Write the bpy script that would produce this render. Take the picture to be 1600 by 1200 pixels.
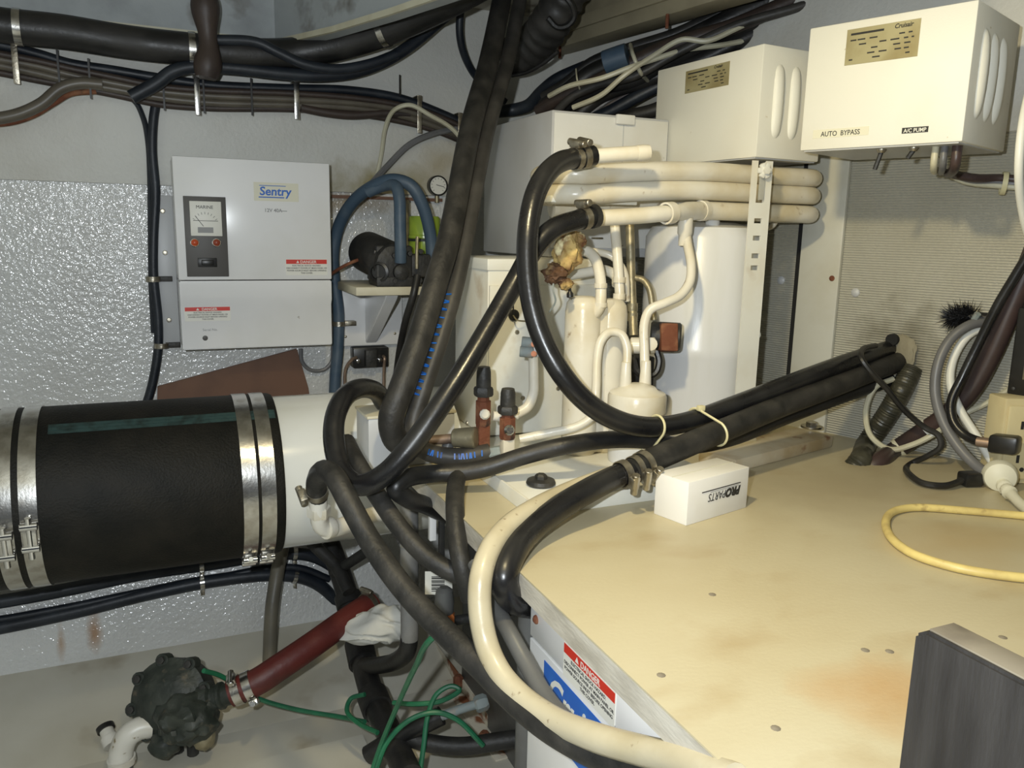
import bpy, bmesh, math, random
from mathutils import Vector as V, Matrix, noise
random.seed(7)
for o in list(bpy.data.objects): bpy.data.objects.remove(o)
scn = bpy.context.scene
COL = scn.collection
R = math.radians

# ------------------------------------------------------------------ camera, world, light, exposure
CZ = 1.073                                   # camera height above the bilge floor
FPX = 1260.0
A, T, RO = R(24), R(10.85), R(1.2)           # heading right of +Y, pitch down, roll
FW = V((math.sin(A)*math.cos(T), math.cos(A)*math.cos(T), -math.sin(T)))
R0 = V((math.cos(A), -math.sin(A), 0)); U0 = R0.cross(FW)
RT = R0*math.cos(RO)+U0*math.sin(RO); UP = U0*math.cos(RO)-R0*math.sin(RO)
CAM = V((0, 0, CZ))
cd = bpy.data.cameras.new('camera'); cam = bpy.data.objects.new('camera', cd); COL.objects.link(cam)
cd.sensor_width = 36; cd.lens = FPX/1600*36; cd.clip_start = .02
cam.matrix_world = Matrix(((RT.x, UP.x, -FW.x, 0), (RT.y, UP.y, -FW.y, 0), (RT.z, UP.z, -FW.z, CZ), (0, 0, 0, 1)))
scn.camera = cam
w = bpy.data.worlds.new('world'); scn.world = w; w.use_nodes = True
w.node_tree.nodes['Background'].inputs[0].default_value = (.75, .85, 1, 1)
w.node_tree.nodes['Background'].inputs[1].default_value = .02
def lamp(name, kind, loc, energy, color, size, aim=None, cone=120, blend=1):
    l = bpy.data.lights.new(name, kind); l.energy = energy; l.color = color; l.shadow_soft_size = size
    o = bpy.data.objects.new(name, l); COL.objects.link(o); o.location = loc
    if kind == 'SPOT':
        l.spot_size = R(cone); l.spot_blend = blend
        o.rotation_euler = (V(aim)-V(loc)).to_track_quat('-Z', 'Y').to_euler()
    return o
lamp('camera_flash', 'POINT', CAM-RT*.075+UP*.05, 42, (.90, .96, 1), .012)
lamp('work_lamp', 'SPOT', (.26, .62, CZ+.46), 24, (1, .83, .47), .03, (.98, .95, .72), 128, .9)
vs = scn.view_settings
vs.view_transform = 'Standard'; vs.look = 'None'; vs.gamma = 1; vs.use_curve_mapping = False; vs.exposure = 0.12

# ------------------------------------------------------------------ pixel rays to points in the place
def ray(x, y): return FW+RT*((x-800)/FPX)-UP*((y-600)/FPX)
def P(x, y, d): return CAM+ray(x, y)*d
def PY(x, y, Y): r = ray(x, y); return CAM+r*(Y/r.y)
def PX(x, y, X): r = ray(x, y); return CAM+r*(X/r.x)
def PZ(x, y, z): r = ray(x, y); return CAM+r*((z-CZ)/r.z)
WP = V((1.326, 1.283, 0)); WN = V((.314, .103, 0)).normalized(); WD = V((.103, -.314, 0)).normalized()
def PW(x, y, off=0): r = ray(x, y); return CAM+r*(((WP-WN*off)-CAM).dot(WN)/r.dot(WN))
def pix(p): q = p-CAM; d = q.dot(FW); return 800+FPX*q.dot(RT)/d, 600-FPX*q.dot(UP)/d

# ------------------------------------------------------------------ materials
MATS = {}
def mk(name, c1, c2=None, scale=8, rough=.5, metal=0, lo=.45, hi=.7, bump=0, bscale=60, spec=.5, coat=0, c3=None, s3=20, lo3=.6, hi3=.7, rvar=0, detail=4, stretch=None):
    m = bpy.data.materials.new(name); m.use_nodes = True; nt = m.node_tree; N = nt.nodes; L = nt.links
    b = N['Principled BSDF']; b.inputs['Roughness'].default_value = rough; b.inputs['Metallic'].default_value = metal
    b.inputs['Specular IOR Level'].default_value = spec
    if coat: b.inputs['Coat Weight'].default_value = coat; b.inputs['Coat Roughness'].default_value = .15
    b.inputs['Base Color'].default_value = (*c1, 1)
    tc = N.new('ShaderNodeTexCoord'); src = tc.outputs['Object']
    if stretch:
        mp = N.new('ShaderNodeMapping'); mp.inputs['Scale'].default_value = stretch; L.new(src, mp.inputs[0]); src = mp.outputs[0]
    def nz(s, lo, hi, d=detail):
        n = N.new('ShaderNodeTexNoise'); n.inputs['Scale'].default_value = s; n.inputs['Detail'].default_value = d; L.new(src, n.inputs['Vector'])
        r = N.new('ShaderNodeMapRange'); r.inputs[1].default_value = lo; r.inputs[2].default_value = hi; L.new(n.outputs['Fac'], r.inputs[0])
        return r.outputs[0]
    col = None
    if c2:
        f = nz(scale, lo, hi); mx = N.new('ShaderNodeMix'); mx.data_type = 'RGBA'; L.new(f, mx.inputs[0])
        mx.inputs[6].default_value = (*c1, 1); mx.inputs[7].default_value = (*c2, 1); col = mx.outputs[2]
        if rvar:
            q = N.new('ShaderNodeMapRange'); q.inputs[3].default_value = rough; q.inputs[4].default_value = rough+rvar; L.new(f, q.inputs[0]); L.new(q.outputs[0], b.inputs['Roughness'])
    if c3:
        f = nz(s3, lo3, hi3); mx = N.new('ShaderNodeMix'); mx.data_type = 'RGBA'; L.new(f, mx.inputs[0])
        if col: L.new(col, mx.inputs[6])
        else: mx.inputs[6].default_value = (*c1, 1)
        mx.inputs[7].default_value = (*c3, 1); col = mx.outputs[2]
    if col: L.new(col, b.inputs['Base Color'])
    if bump:
        n = N.new('ShaderNodeTexNoise'); n.inputs['Scale'].default_value = bscale; n.inputs['Detail'].default_value = 3; L.new(src, n.inputs['Vector'])
        bp = N.new('ShaderNodeBump'); bp.inputs['Strength'].default_value = bump; bp.inputs['Distance'].default_value = .004; L.new(n.outputs['Fac'], bp.inputs['Height']); L.new(bp.outputs[0], b.inputs['Normal'])
    MATS[name] = m; return m
mk('white_enamel', (.74, .74, .71), (.66, .64, .57), 5, .3, bump=.05, bscale=300, c3=(.35, .30, .22), s3=45, lo3=.72, hi3=.78)
mk('charger_white', (.84, .84, .84), (.78, .78, .76), 6, .22, spec=.5, c3=(.4, .37, .32), s3=40, lo3=.75, hi3=.80)
mk('unit_white', (.74, .74, .68), (.66, .62, .50), 7, .35, c3=(.36, .24, .11), s3=11, lo3=.60, hi3=.85, bump=.04, bscale=120)
mk('tank_white', (.70, .71, .72), (.62, .62, .58), 4, .3, c3=(.5, .42, .2), s3=9, lo3=.70, hi3=.9, bump=.04, bscale=80, stretch=(3, 3, .6))
mk('pipe_cream', (.72, .69, .60), (.58, .50, .33), 9, .28, bump=.1, bscale=90, c3=(.26, .17, .08), s3=34, lo3=.66, hi3=.76)
mk('grey_enamel', (.50, .51, .52), (.45, .45, .44), 6, .4, bump=.04, bscale=200)
mk('box_cream', (.78, .775, .70), (.74, .71, .61), 4, .5, bump=.06, bscale=400, c3=(.45, .36, .2), s3=60, lo3=.74, hi3=.8)
mk('rubber', (.012, .012, .012), (.035, .033, .03), 14, .38, lo=.4, hi=.75, bump=.12, bscale=150, rvar=.25)
mk('rubber_shiny', (.010, .010, .011), (.02, .02, .02), 14, .27, bump=.06, bscale=120, rvar=.15)
mk('rubber_dusty', (.012, .012, .0115), (.045, .042, .037), 26, .55, lo=.38, hi=.78, bump=.25, bscale=120, c3=(.015, .015, .015), s3=8, lo3=.55, hi3=.7)
mk('rubber_grey', (.025, .024, .022), (.06, .056, .05), 20, .5, lo=.35, hi=.7, bump=.15, bscale=90)
mk('rubber_tan', (.12, .11, .085), (.2, .18, .13), 9, .45, lo=.35, hi=.7, bump=.15, bscale=90)
mk('exhaust_rubber', (.006, .006, .0045), (.016, .014, .010), 16, .6, lo=.35, hi=.75, bump=.3, bscale=260, spec=.25)
mk('hose_stripe', (.028, .062, .058), (.012, .025, .022), 60, .6)
mk('blue_hose', (.05, .085, .13), (.085, .12, .16), 20, .5, bump=.1, bscale=100)
mk('blue_black', (.009, .013, .020), (.022, .028, .037), 16, .45, bump=.1, bscale=100)
mk('white_hose', (.52, .465, .33), (.42, .36, .23), 10, .35, c3=(.2, .13, .07), s3=55, lo3=.66, hi3=.74, bump=.1, bscale=100, coat=.2)
mk('red_hose', (.11, .018, .014), (.065, .013, .011), 14, .5, bump=.2, bscale=90)
mk('green_wire', (.02, .16, .075), (.015, .1, .05), 20, .35)
mk('brown_cable', (.12, .105, .08), (.07, .058, .045), 14, .4)
mk('brown_dark', (.05, .035, .028), (.03, .022, .02), 14, .5, bump=.2, bscale=80)
mk('purple_brown', (.055, .035, .032), (.035, .026, .026), 12, .4)
mk('conduit_olive', (.035, .034, .024), (.07, .066, .045), 20, .4, bump=.2, bscale=150)
mk('cream_cable', (.55, .53, .40), (.45, .42, .3), 14, .4)
mk('grey_cable', (.16, .16, .165), (.12, .12, .12), 14, .4)
mk('white_cable', (.72, .72, .66), None, rough=.4)
mk('yellow_cord', (.72, .58, .22), (.55, .42, .16), 25, .4, c3=(.3, .2, .08), s3=40, lo3=.62, hi3=.75)
mk('steel', (.62, .61, .58), (.42, .40, .36), 40, .24, 1, bump=.05, bscale=200)
mk('steel_dirty', (.42, .39, .32), (.24, .20, .14), 60, .36, .9, bump=.2, bscale=200)
mk('chrome', (.75, .75, .75), None, rough=.12, metal=1)
mk('brass_dirty', (.34, .30, .2), (.2, .18, .12), 40, .45, .6, bump=.2, bscale=120)
mk('copper', (.40, .29, .22), (.28, .2, .15), 40, .4, .7)
mk('copper_end', (.65, .2, .06), (.4, .12, .04), 60, .5)
mk('verdigris', (.24, .28, .28), (.30, .27, .23), 50, .7, bump=.4, bscale=100)
mk('rust', (.15, .048, .022), (.30, .14, .07), 30, .85, bump=.5, bscale=100, c3=(.06, .03, .02), s3=25, lo3=.55, hi3=.65)
mk('rusty_white', (.62, .57, .46), (.24, .09, .04), 18, .7, lo=.52, hi=.6, bump=.2, bscale=90)
mk('rail_cream', (.58, .51, .37), (.44, .33, .18), 14, .5, lo=.42, hi=.7, c3=(.24, .10, .04), s3=22, lo3=.66, hi3=.74, bump=.15, bscale=90)
mk('black_iron', (.022, .022, .021), (.05, .047, .04), 25, .55, bump=.3, bscale=120)
mk('black_plastic', (.012, .012, .012), (.025, .025, .025), 20, .35)
mk('pump_green', (.018, .024, .02), (.05, .058, .048), 22, .55, lo=.4, hi=.7, bump=.7, bscale=55, c3=(.12, .1, .07), s3=40, lo3=.62, hi3=.75)
mk('pvc_white', (.66, .65, .6), (.55, .52, .44), 14, .35, c3=(.25, .2, .12), s3=50, lo3=.64, hi3=.7)
mk('pvc_grey', (.11, .112, .11), (.075, .075, .073), 10, .42, bump=.1, bscale=80)
mk('pole_grey', (.22, .22, .215), (.15, .15, .145), 14, .4, bump=.1, bscale=80)
mk('tube_white', (.74, .75, .72), (.68, .68, .62), 5, .16, coat=.4, c3=(.3, .25, .15), s3=70, lo3=.76, hi3=.8)
mk('table_ply', (.53, .475, .325), (.475, .41, .26), 3.2, .42, lo=.35, hi=.7, c3=(.40, .31, .17), s3=7, lo3=.55, hi3=.85, bump=.06, bscale=150, stretch=(1, 1.6, 1))
mk('table_edge', (.56, .53, .46), (.40, .37, .31), 14, .6, bump=.15, bscale=80, stretch=(1, 1, 4))
mk('card_white', (.80, .79, .76), (.74, .72, .66), 10, .6)
mk('dark_wood', (.016, .014, .013), (.036, .033, .031), 9, .6, lo=.35, hi=.75, bump=.2, bscale=60, stretch=(6, 6, 1))
mk('worn_wood', (.23, .2, .15), (.12, .10, .075), 20, .6)
mk('brown_ply', (.17, .085, .05), (.13, .065, .04), 12, .6)
mk('shelf_wood', (.62, .58, .44), (.48, .42, .28), 9, .5)
mk('meter_grey', (.09, .085, .08), None, rough=.5)
mk('print_grey', (.3, .3, .3), None, rough=.6)
mk('ink', (.02, .02, .02), None, rough=.6)
mk('label_red', (.62, .03, .015), None, rough=.45)
mk('label_white', (.78, .77, .7), None, rough=.45)
mk('label_blue', (.012, .12, .52), (.02, .16, .55), 30, .4)
mk('label_cream', (.72, .70, .56), None, rough=.5)
mk('plate_aged', (.42, .38, .22), (.30, .25, .12), 14, .4, .2)
mk('lens_orange', (.55, .09, .03), None, rough=.2)
mk('lens_dim', (.3, .06, .03), None, rough=.3)
mk('green_bowl', (.35, .48, .06), (.22, .34, .04), 14, .25)
mk('foam', (.55, .40, .15), (.16, .07, .03), 16, .75, lo=.40, hi=.56, bump=.9, bscale=70, c3=(.8, .72, .42), s3=30, lo3=.55, hi3=.66)
mk('foam_burnt', (.10, .05, .025), (.38, .26, .10), 22, .75, lo=.5, hi=.62, bump=.9, bscale=70)
mk('rag', (.62, .62, .58), (.5, .5, .45), 10, .9, bump=.15, bscale=60)
mk('sealant', (.26, .235, .165), (.17, .15, .105), 20, .8, bump=.5, bscale=80)
mk('hair_black', (.006, .006, .007), None, rough=.5)
mk('outlet_beige', (.62, .54, .32), (.52, .43, .24), 10, .4)
mk('wall_upper', (.64, .64, .60), (.58, .57, .52), 5, .5, bump=.3, bscale=110, c3=(.36, .28, .12), s3=3.5, lo3=.60, hi3=.9)
mk('floor_paint', (.62, .60, .52), (.50, .47, .38), 3.5, .5, lo=.4, hi=.7, c3=(.26, .2, .12), s3=6, lo3=.62, hi3=.85, bump=.2, bscale=25)
mk('deck_paint', (.48, .46, .38), (.36, .33, .26), 6, .6, c3=(.12, .10, .07), s3=10, lo3=.56, hi3=.7, bump=.5, bscale=30)
mk('ledge_grey', (.36, .39, .40), (.26, .28, .29), 9, .55, c3=(.12, .11, .09), s3=8, lo3=.58, hi3=.7, bump=.4, bscale=40)
mk('beam_olive', (.34, .30, .2), (.24, .21, .14), 8, .6, bump=.2, bscale=40)
mk('dark_gap', (.01, .01, .01), None, rough=.9)
mk('tie_cream', (.70, .64, .38), None, rough=.4)
mk('foil_plain', (.56, .56, .50), (.48, .46, .37), 6, .4, bump=.1, bscale=100)
M = MATS
# glossy paint over bubbly foam: strong fine relief
m = mk('wall_foam', (.66, .67, .66), (.58, .58, .56), 4, .35, coat=1)
m.node_tree.nodes['Principled BSDF'].inputs['Coat Roughness'].default_value = .10
nt = m.node_tree; b = nt.nodes['Principled BSDF']; tc = nt.nodes.new('ShaderNodeTexCoord')
n1 = nt.nodes.new('ShaderNodeTexNoise'); n1.inputs['Scale'].default_value = 105; n1.inputs['Detail'].default_value = 2; n1.inputs['Roughness'].default_value = .5
bp = nt.nodes.new('ShaderNodeBump'); bp.inputs['Strength'].default_value = .62; bp.inputs['Distance'].default_value = .005
nt.links.new(tc.outputs['Object'], n1.inputs['Vector']); nt.links.new(n1.outputs['Fac'], bp.inputs['Height']); nt.links.new(bp.outputs[0], b.inputs['Normal']); nt.links.new(bp.outputs[0], b.inputs['Coat Normal'])
# ribbed foil cloth on the hull side
m = mk('wall_foil', (.60, .585, .50), (.50, .48, .39), 3, .32, .25)
nt = m.node_tree; b = nt.nodes['Principled BSDF']; tc = nt.nodes.new('ShaderNodeTexCoord')
wv = nt.nodes.new('ShaderNodeTexWave'); wv.bands_direction = 'Z'; wv.inputs['Scale'].default_value = 62; wv.inputs['Distortion'].default_value = .6; wv.inputs['Detail'].default_value = 2; wv.inputs['Detail Scale'].default_value = 4
n1 = nt.nodes.new('ShaderNodeTexNoise'); n1.inputs['Scale'].default_value = 170
ad = nt.nodes.new('ShaderNodeMath'); ad.operation = 'MULTIPLY_ADD'; ad.inputs[1].default_value = .45
bp = nt.nodes.new('ShaderNodeBump'); bp.inputs['Strength'].default_value = .75; bp.inputs['Distance'].default_value = .003
for a_, b_ in ((tc.outputs['Object'], wv.inputs['Vector']), (tc.outputs['Object'], n1.inputs['Vector']), (wv.outputs['Fac'], ad.inputs[2]), (n1.outputs['Fac'], ad.inputs[0]), (ad.outputs[0], bp.inputs['Height']), (bp.outputs[0], b.inputs['Normal'])): nt.links.new(a_, b_)

# ------------------------------------------------------------------ mesh helpers
WLOC = {}; PATH = {}
def spline(pts, n=7):
    pts = [V(p) for p in pts]
    if len(pts) < 3: return [pts[0].lerp(pts[-1], i/n) for i in range(n+1)]
    q = [pts[0]*2-pts[1]]+pts+[pts[-1]*2-pts[-2]]; out = []
    for i in range(1, len(q)-2):
        p0, p1, p2, p3 = q[i-1:i+3]
        t0 = 0; t1 = t0+max((p1-p0).length, 1e-6)**.5; t2 = t1+max((p2-p1).length, 1e-6)**.5; t3 = t2+max((p3-p2).length, 1e-6)**.5
        for k in range(n):
            t = t1+(t2-t1)*k/n
            a1 = p0*((t1-t)/(t1-t0))+p1*((t-t0)/(t1-t0)); a2 = p1*((t2-t)/(t2-t1))+p2*((t-t1)/(t2-t1)); a3 = p2*((t3-t)/(t3-t2))+p3*((t-t2)/(t3-t2))
            b1 = a1*((t2-t)/(t2-t0))+a2*((t-t0)/(t2-t0)); b2 = a2*((t3-t)/(t3-t1))+a3*((t-t1)/(t3-t1))
            out.append(b1*((t2-t)/(t2-t1))+b2*((t-t1)/(t2-t1)))
    out.append(pts[-1]); return out
def perp(a):
    a = a.normalized(); u = a.cross(V((0, 0, 1)))
    if u.length < .05: u = a.cross(V((1, 0, 0)))
    u.normalize(); return u, a.cross(u).normalized()
class MB:
    def __init__(s): s.bm = bmesh.new()
    def ring(s, c, u, v, r, n): return [s.bm.verts.new(c+u*(r*math.cos(2*math.pi*i/n))+v*(r*math.sin(2*math.pi*i/n))) for i in range(n)]
    def sweep(s, path, rad, n=14, cap=True):
        rf = rad if callable(rad) else (lambda t: rad)
        u, v = perp(path[1]-path[0]); prev = None; m = len(path)
        for i, p in enumerate(path):
            tg = (path[min(i+1, m-1)]-path[max(i-1, 0)]).normalized()
            u = (u-tg*u.dot(tg)).normalized(); v = tg.cross(u)
            r = s.ring(p, u, v, rf(i/(m-1)), n)
            if prev:
                for k in range(n): s.bm.faces.new((prev[k], prev[(k+1) % n], r[(k+1) % n], r[k]))
            elif cap: s.bm.faces.new(r[::-1])
            prev = r
        if cap: s.bm.faces.new(prev)
        return s
    def tube(s, pts, rad, n=14, k=7): return s.sweep(spline(pts, k), rad, n)
    def lathe(s, o, axis, prof, n=24):
        a = V(axis).normalized(); u, v = perp(a); prev = None; o = V(o)
        for (r, h) in prof:
            if r < 1e-5: cur = [s.bm.verts.new(o+a*h)]
            else: cur = s.ring(o+a*h, u, v, r, n)
            if prev:
                if len(prev) == 1 and len(cur) > 1:
                    for k in range(n): s.bm.faces.new((prev[0], cur[(k+1) % n], cur[k]))
                elif len(cur) == 1 and len(prev) > 1:
                    for k in range(n): s.bm.faces.new((prev[k], prev[(k+1) % n], cur[0]))
                elif len(cur) > 1:
                    for k in range(n): s.bm.faces.new((prev[k], prev[(k+1) % n], cur[(k+1) % n], cur[k]))
            elif len(cur) > 1: s.bm.faces.new(cur[::-1])
            prev = cur
        if len(prev) > 1: s.bm.faces.new(prev)
        return s
    def cyl(s, p0, p1, r, n=16, r1=None):
        p0, p1 = V(p0), V(p1); h = (p1-p0).length; e = min(.12*r, .1*h); r1 = r if r1 is None else r1
        return s.lathe(p0, p1-p0, [(r-e, 0), (r, e), (r1, h-e), (r1-e, h)], n)
    def ringband(s, c, axis, r, wd, th=.0012, n=28):
        a = V(axis).normalized(); h = wd/2
        u, v = perp(a); c = V(c); rs = [s.ring(c+a*x, u, v, q, n) for q, x in ((r, -h), (r+th, -h), (r+th, h), (r, h))]
        for i in range(4):
            p, q = rs[i], rs[(i+1) % 4]
            for k in range(n): s.bm.faces.new((p[k], p[(k+1) % n], q[(k+1) % n], q[k]))
        return s
    def obox(s, o, ex, ey, ez, bev=0, seg=2):
        o, ex, ey, ez = V(o), V(ex), V(ey), V(ez)
        if ex.cross(ey).dot(ez) < 0: ex, ey = ey, ex
        vs = [s.bm.verts.new(o+ex*i+ey*j+ez*k) for k in (0, 1) for j in (0, 1) for i in (0, 1)]
        fs = [s.bm.faces.new([vs[i] for i in f]) for f in ((0, 2, 3, 1), (4, 5, 7, 6), (0, 1, 5, 4), (2, 6, 7, 3), (0, 4, 6, 2), (1, 3, 7, 5))]
        if bev:
            es = {e for f in fs for e in f.edges}
            bmesh.ops.bevel(s.bm, geom=list(es), offset=bev, segments=seg, affect='EDGES', profile=.5)
        return s
    def box(s, a, b, bev=0, seg=2):
        a, b = V(a), V(b); d = b-a
        return s.obox(a, (d.x, 0, 0), (0, d.y, 0), (0, 0, d.z), bev, seg)
    def prism(s, poly, ext, bev=0):
        ext = V(ext); a = [s.bm.verts.new(V(p)) for p in poly]; b = [s.bm.verts.new(V(p)+ext) for p in poly]; n = len(poly)
        fs = [s.bm.faces.new(a), s.bm.faces.new(b[::-1])]
        for i in range(n): fs.append(s.bm.faces.new((a[(i+1) % n], a[i], b[i], b[(i+1) % n])))
        bmesh.ops.recalc_face_normals(s.bm, faces=fs)
        if bev: bmesh.ops.bevel(s.bm, geom=list({e for f in fs for e in f.edges}), offset=bev, segments=2, affect='EDGES')
        return s
    def blob(s, c, r, amp=.25, freq=2.5, sub=4, seed=0):
        c = V(c); r = V(r) if hasattr(r, '__len__') else V((r, r, r))
        g = bmesh.ops.create_icosphere(s.bm, subdivisions=sub, radius=1)
        for v in g['verts']:
            d = v.co.normalized(); k = 1+amp*noise.fractal(d*freq+V((seed*3.1, seed*7.7, 0)), .6, 2.0, 3)
            v.co = c+V((d.x*r.x, d.y*r.y, d.z*r.z))*k
        return s
    def build(s, name, mat, parent=None, flat=False, ang=38):
        bm = s.bm; zs = [v.co for v in bm.verts]
        c = V(((min(p.x for p in zs)+max(p.x for p in zs))/2, (min(p.y for p in zs)+max(p.y for p in zs))/2, min(p.z for p in zs)))
        for v in bm.verts: v.co -= c
        me = bpy.data.meshes.new(name); bm.to_mesh(me); bm.free()
        if not flat:
            me.polygons.foreach_set('use_smooth', [True]*len(me.polygons)); me.set_sharp_from_angle(angle=R(ang))
        me.materials.append(M[mat] if isinstance(mat, str) else mat)
        o = bpy.data.objects.new(name, me); COL.objects.link(o); WLOC[o] = c
        if parent: o.parent = parent; o.location = c-WLOC[parent]
        else: o.location = c
        return o
def tag(o, label, cat, group=None, kind=None):
    o['label'] = label; o['category'] = cat
    if group: o['group'] = group
    if kind: o['kind'] = kind
    return o
def struct(o, label=None):
    o['kind'] = 'structure'
    if label: o['label'] = label
    return o
def thing(name, loc, label, cat, group=None):
    o = bpy.data.objects.new(name, None); o.empty_display_size = .03; COL.objects.link(o); o.location = loc; WLOC[o] = V(loc); return tag(o, label, cat, group)
def hose(name, pts, r, mat, label=None, cat='hose', parent=None, n=14, k=7, group=None):
    path = spline(pts, k); o = MB().sweep(path, r, n).build(name, mat, parent); PATH[o] = path
    if label: tag(o, label, cat, group)
    return o
def Ps(*l): return [P(*q) for q in l]
def near(h, x, y):
    path = PATH[h]; i = min(range(len(path)), key=lambda i: (pix(path[i])[0]-x)**2+(pix(path[i])[1]-y)**2)
    return path[i], (path[min(i+1, len(path)-1)]-path[max(i-1, 0)]).normalized()
def clamp(parent, p, ax, r, wd=.012, side=None, mat='steel_dirty', name='hose_clamp'):
    b = MB().ringband(p, ax, r, wd, .0014).build(name, mat, parent)
    s = side if side else V((0, 0, 1)); s = (s-ax*s.dot(ax)).normalized(); t = ax.cross(s)
    q = p+s*(r+.003)
    MB().obox(q-ax*wd*.55-t*.011-s*.003, ax*wd*1.1, t*.022, s*.012, .002).build('screw_housing', mat, b)
    MB().cyl(q-t*.019+s*.005, q+t*.016+s*.005, .0058, 12).build('screw', mat, b)
    return b
def hclamp(h, x, y, r, wd=.012, side=None, mat='steel_dirty'): p, a = near(h, x, y); return clamp(h, p, a, r, wd, side, mat)
class Fr:
    """a face: origin, right, up; normal towards the viewer"""
    def __init__(s, o, r, u): s.o, s.r, s.u = V(o), V(r).normalized(), V(u).normalized(); s.n = s.r.cross(s.u)
    def pt(s, a, b, c=0): return s.o+s.r*a+s.u*b+s.n*c
    def box(s, mb, a0, a1, b0, b1, c0, c1, bev=0): return mb.obox(s.pt(a0, b0, c0), s.r*(a1-a0), s.u*(b1-b0), s.n*(c1-c0), bev)
    def text(s, name, txt, a, b, size, mat, parent, c=.0006, align='LEFT', bold=0, shear=0, sx=1, flip=False):
        cu = bpy.data.curves.new('t', 'FONT'); cu.body = txt; cu.size = size; cu.align_x = align; cu.shear = shear; cu.offset = bold; cu.extrude = .00012; cu.resolution_u = 3
        to = bpy.data.objects.new('t', cu); COL.objects.link(to); dg = bpy.context.evaluated_depsgraph_get()
        me = bpy.data.meshes.new_from_object(to.evaluated_get(dg)); bpy.data.objects.remove(to)
        g = -1 if flip else 1
        o = s.pt(a, b, c)
        for v in me.vertices: v.co = o+s.r*(v.co.x*sx*g)+s.u*(v.co.y*g)+s.n*v.co.z
        ref = WLOC[parent]
        for v in me.vertices: v.co -= ref
        me.materials.clear(); me.materials.append(M[mat]); me.name = name
        t = bpy.data.objects.new(name, me); COL.objects.link(t); t.parent = parent; WLOC[t] = ref.copy(); return t
def danger_label(fr, a, b, wd, ht, parent, warn=True):
    l = fr.box(MB(), a, a+wd, b, b+ht, 0, .0006).build('danger_label', 'label_white', parent, True)
    fr.box(MB(), a+.01*wd, a+.99*wd, b+ht*.70, b+ht*.97, .0004, .0010).build('red_band', 'label_red', l, True)
    fr.text('lettering', 'DANGER', a+wd*.54, b+ht*.745, ht*.25, 'label_white', l, .0012, 'CENTER', ht*.004)
    tri = [fr.pt(a+wd*.25, b+ht*.755, .0012), fr.pt(a+wd*.32, b+ht*.755, .0012), fr.pt(a+wd*.285, b+ht*.92, .0012)]
    MB().prism(tri, fr.n*.0002).build('warning_sign', 'label_white', l, True)
    for i, tx in enumerate(('ELECTRICAL SHOCK HAZARD.', 'DISCONNECT POWER AT MAIN PANEL OR', 'POWER SOURCE INLET BEFORE OPENING', 'THIS COVER.')):
        fr.text('lettering', tx, a+wd*.5, b+ht*(.55-.155*i), ht*.135, 'ink', l, .0008, 'CENTER', ht*.0015, 0, min(1, wd/(ht*.135*33*.60)))
    return l
X3, Y3, Z3 = V((1, 0, 0)), V((0, 1, 0)), V((0, 0, 1))

# ------------------------------------------------------------------ the setting
TZ = CZ-.42                                  # table top
YW = 2.10                                    # back wall
CEIL = CZ+.56
struct(MB().box((-1.4, -.6, -.04), (1.9, YW, 0)).build('floor', 'floor_paint'), 'painted bilge floor, pale and stained')
ZS = PY(120, 285, YW).z
fm2 = M['wall_foam'].copy(); fm2.name = 'hull_foam'; M['hull_foam'] = fm2
wb = struct(MB().box((-1.4, YW, 0), (1.9, YW+.05, CEIL)).build('wall_back', 'wall_foam'), 'glossy white bubbly insulated wall behind charger')
up = MB().box((-1.4, YW-.012, ZS), (1.9, YW, CEIL), .002).build('upper_panel', 'wall_upper', wb)
zh = PY(270, 1008, 1.96).z
hsl = MB().prism([(-1.4, YW, .46), (-1.4, 2.07, .42), (-1.4, 1.96, zh), (-1.4, 1.96, .0), (-1.4, YW, 0)], (2.4, 0, 0)).build('hull_slope', 'hull_foam', wb)
MB().prism([(-1.4, 1.9599, zh-.002), (-1.4, 1.66, 0), (-1.4, 1.9599, 0)], (2.4, 0, 0)).build('hull_turn', 'floor_paint', wb)
q0, q1 = PY(530, 306, YW-.013), PY(690, 309, YW-.013)
MB().box((q0.x-.02, YW-.02, q0.z-.006), (q1.x, YW-.012, q0.z+.002)).build('seam_strip', 'brown_ply', wb)
def wpt(t, z, off=0): return WP+WD*t-WN*off+V((0, 0, z))
wr = struct(MB().obox(wpt(-.95, 0), WD*2.3, WN*.05, V((0, 0, CEIL))).build('wall_right', 'wall_foil'), 'ribbed foil insulation on hull side')
def tW(p): return (V((p.x, p.y, 0))-WP).dot(WD)
MB().obox(wpt(-.95, CZ+.19, .006), WD*2.3, WN*.0059, Z3*(CEIL-CZ-.19)).build('upper_panel', 'wall_upper', wr)
a, b_ = tW(PW(1250, 450)), tW(PW(1313, 450))
tr = struct(MB().obox(wpt(a, TZ-.05, .012), WD*(b_-a), WN*.0119, Z3*(CZ+.188-TZ+.05), .002).build('trim_1', 'foil_plain'), 'white vertical panel strip on hull side')
for x, y in ((1300, 435),): MB().lathe(PW(x, y, .012), -WN, [(.006, 0), (.006, .001), (.004, .003), (0, .0035)], 12).build('screw', 'rust', tr)
MB().obox(wpt(a-.013, TZ-.05, .004), WD*.011, WN*.004, Z3*(CZ+.188-TZ+.05)).build('seam_gap', 'dark_gap', wr)
for x, y in ((1221, 438), (1337, 457)): MB().lathe(PW(x, y), -WN, [(.009, 0), (.009, .002), (.005, .005), (0, .0055)], 14).build('washer', 'grey_enamel', wr)
c = PW(1405, 552)
MB().blob(c, (.008, .040, .040), .16, 1.5, 4, 3).build('sealant_patch', 'sealant', wr)
struct(MB().box((-1.4, -.6, CEIL), (1.9, YW+.05, CEIL+.04)).build('ceiling', 'deck_paint'), 'underside of the deck')
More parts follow.
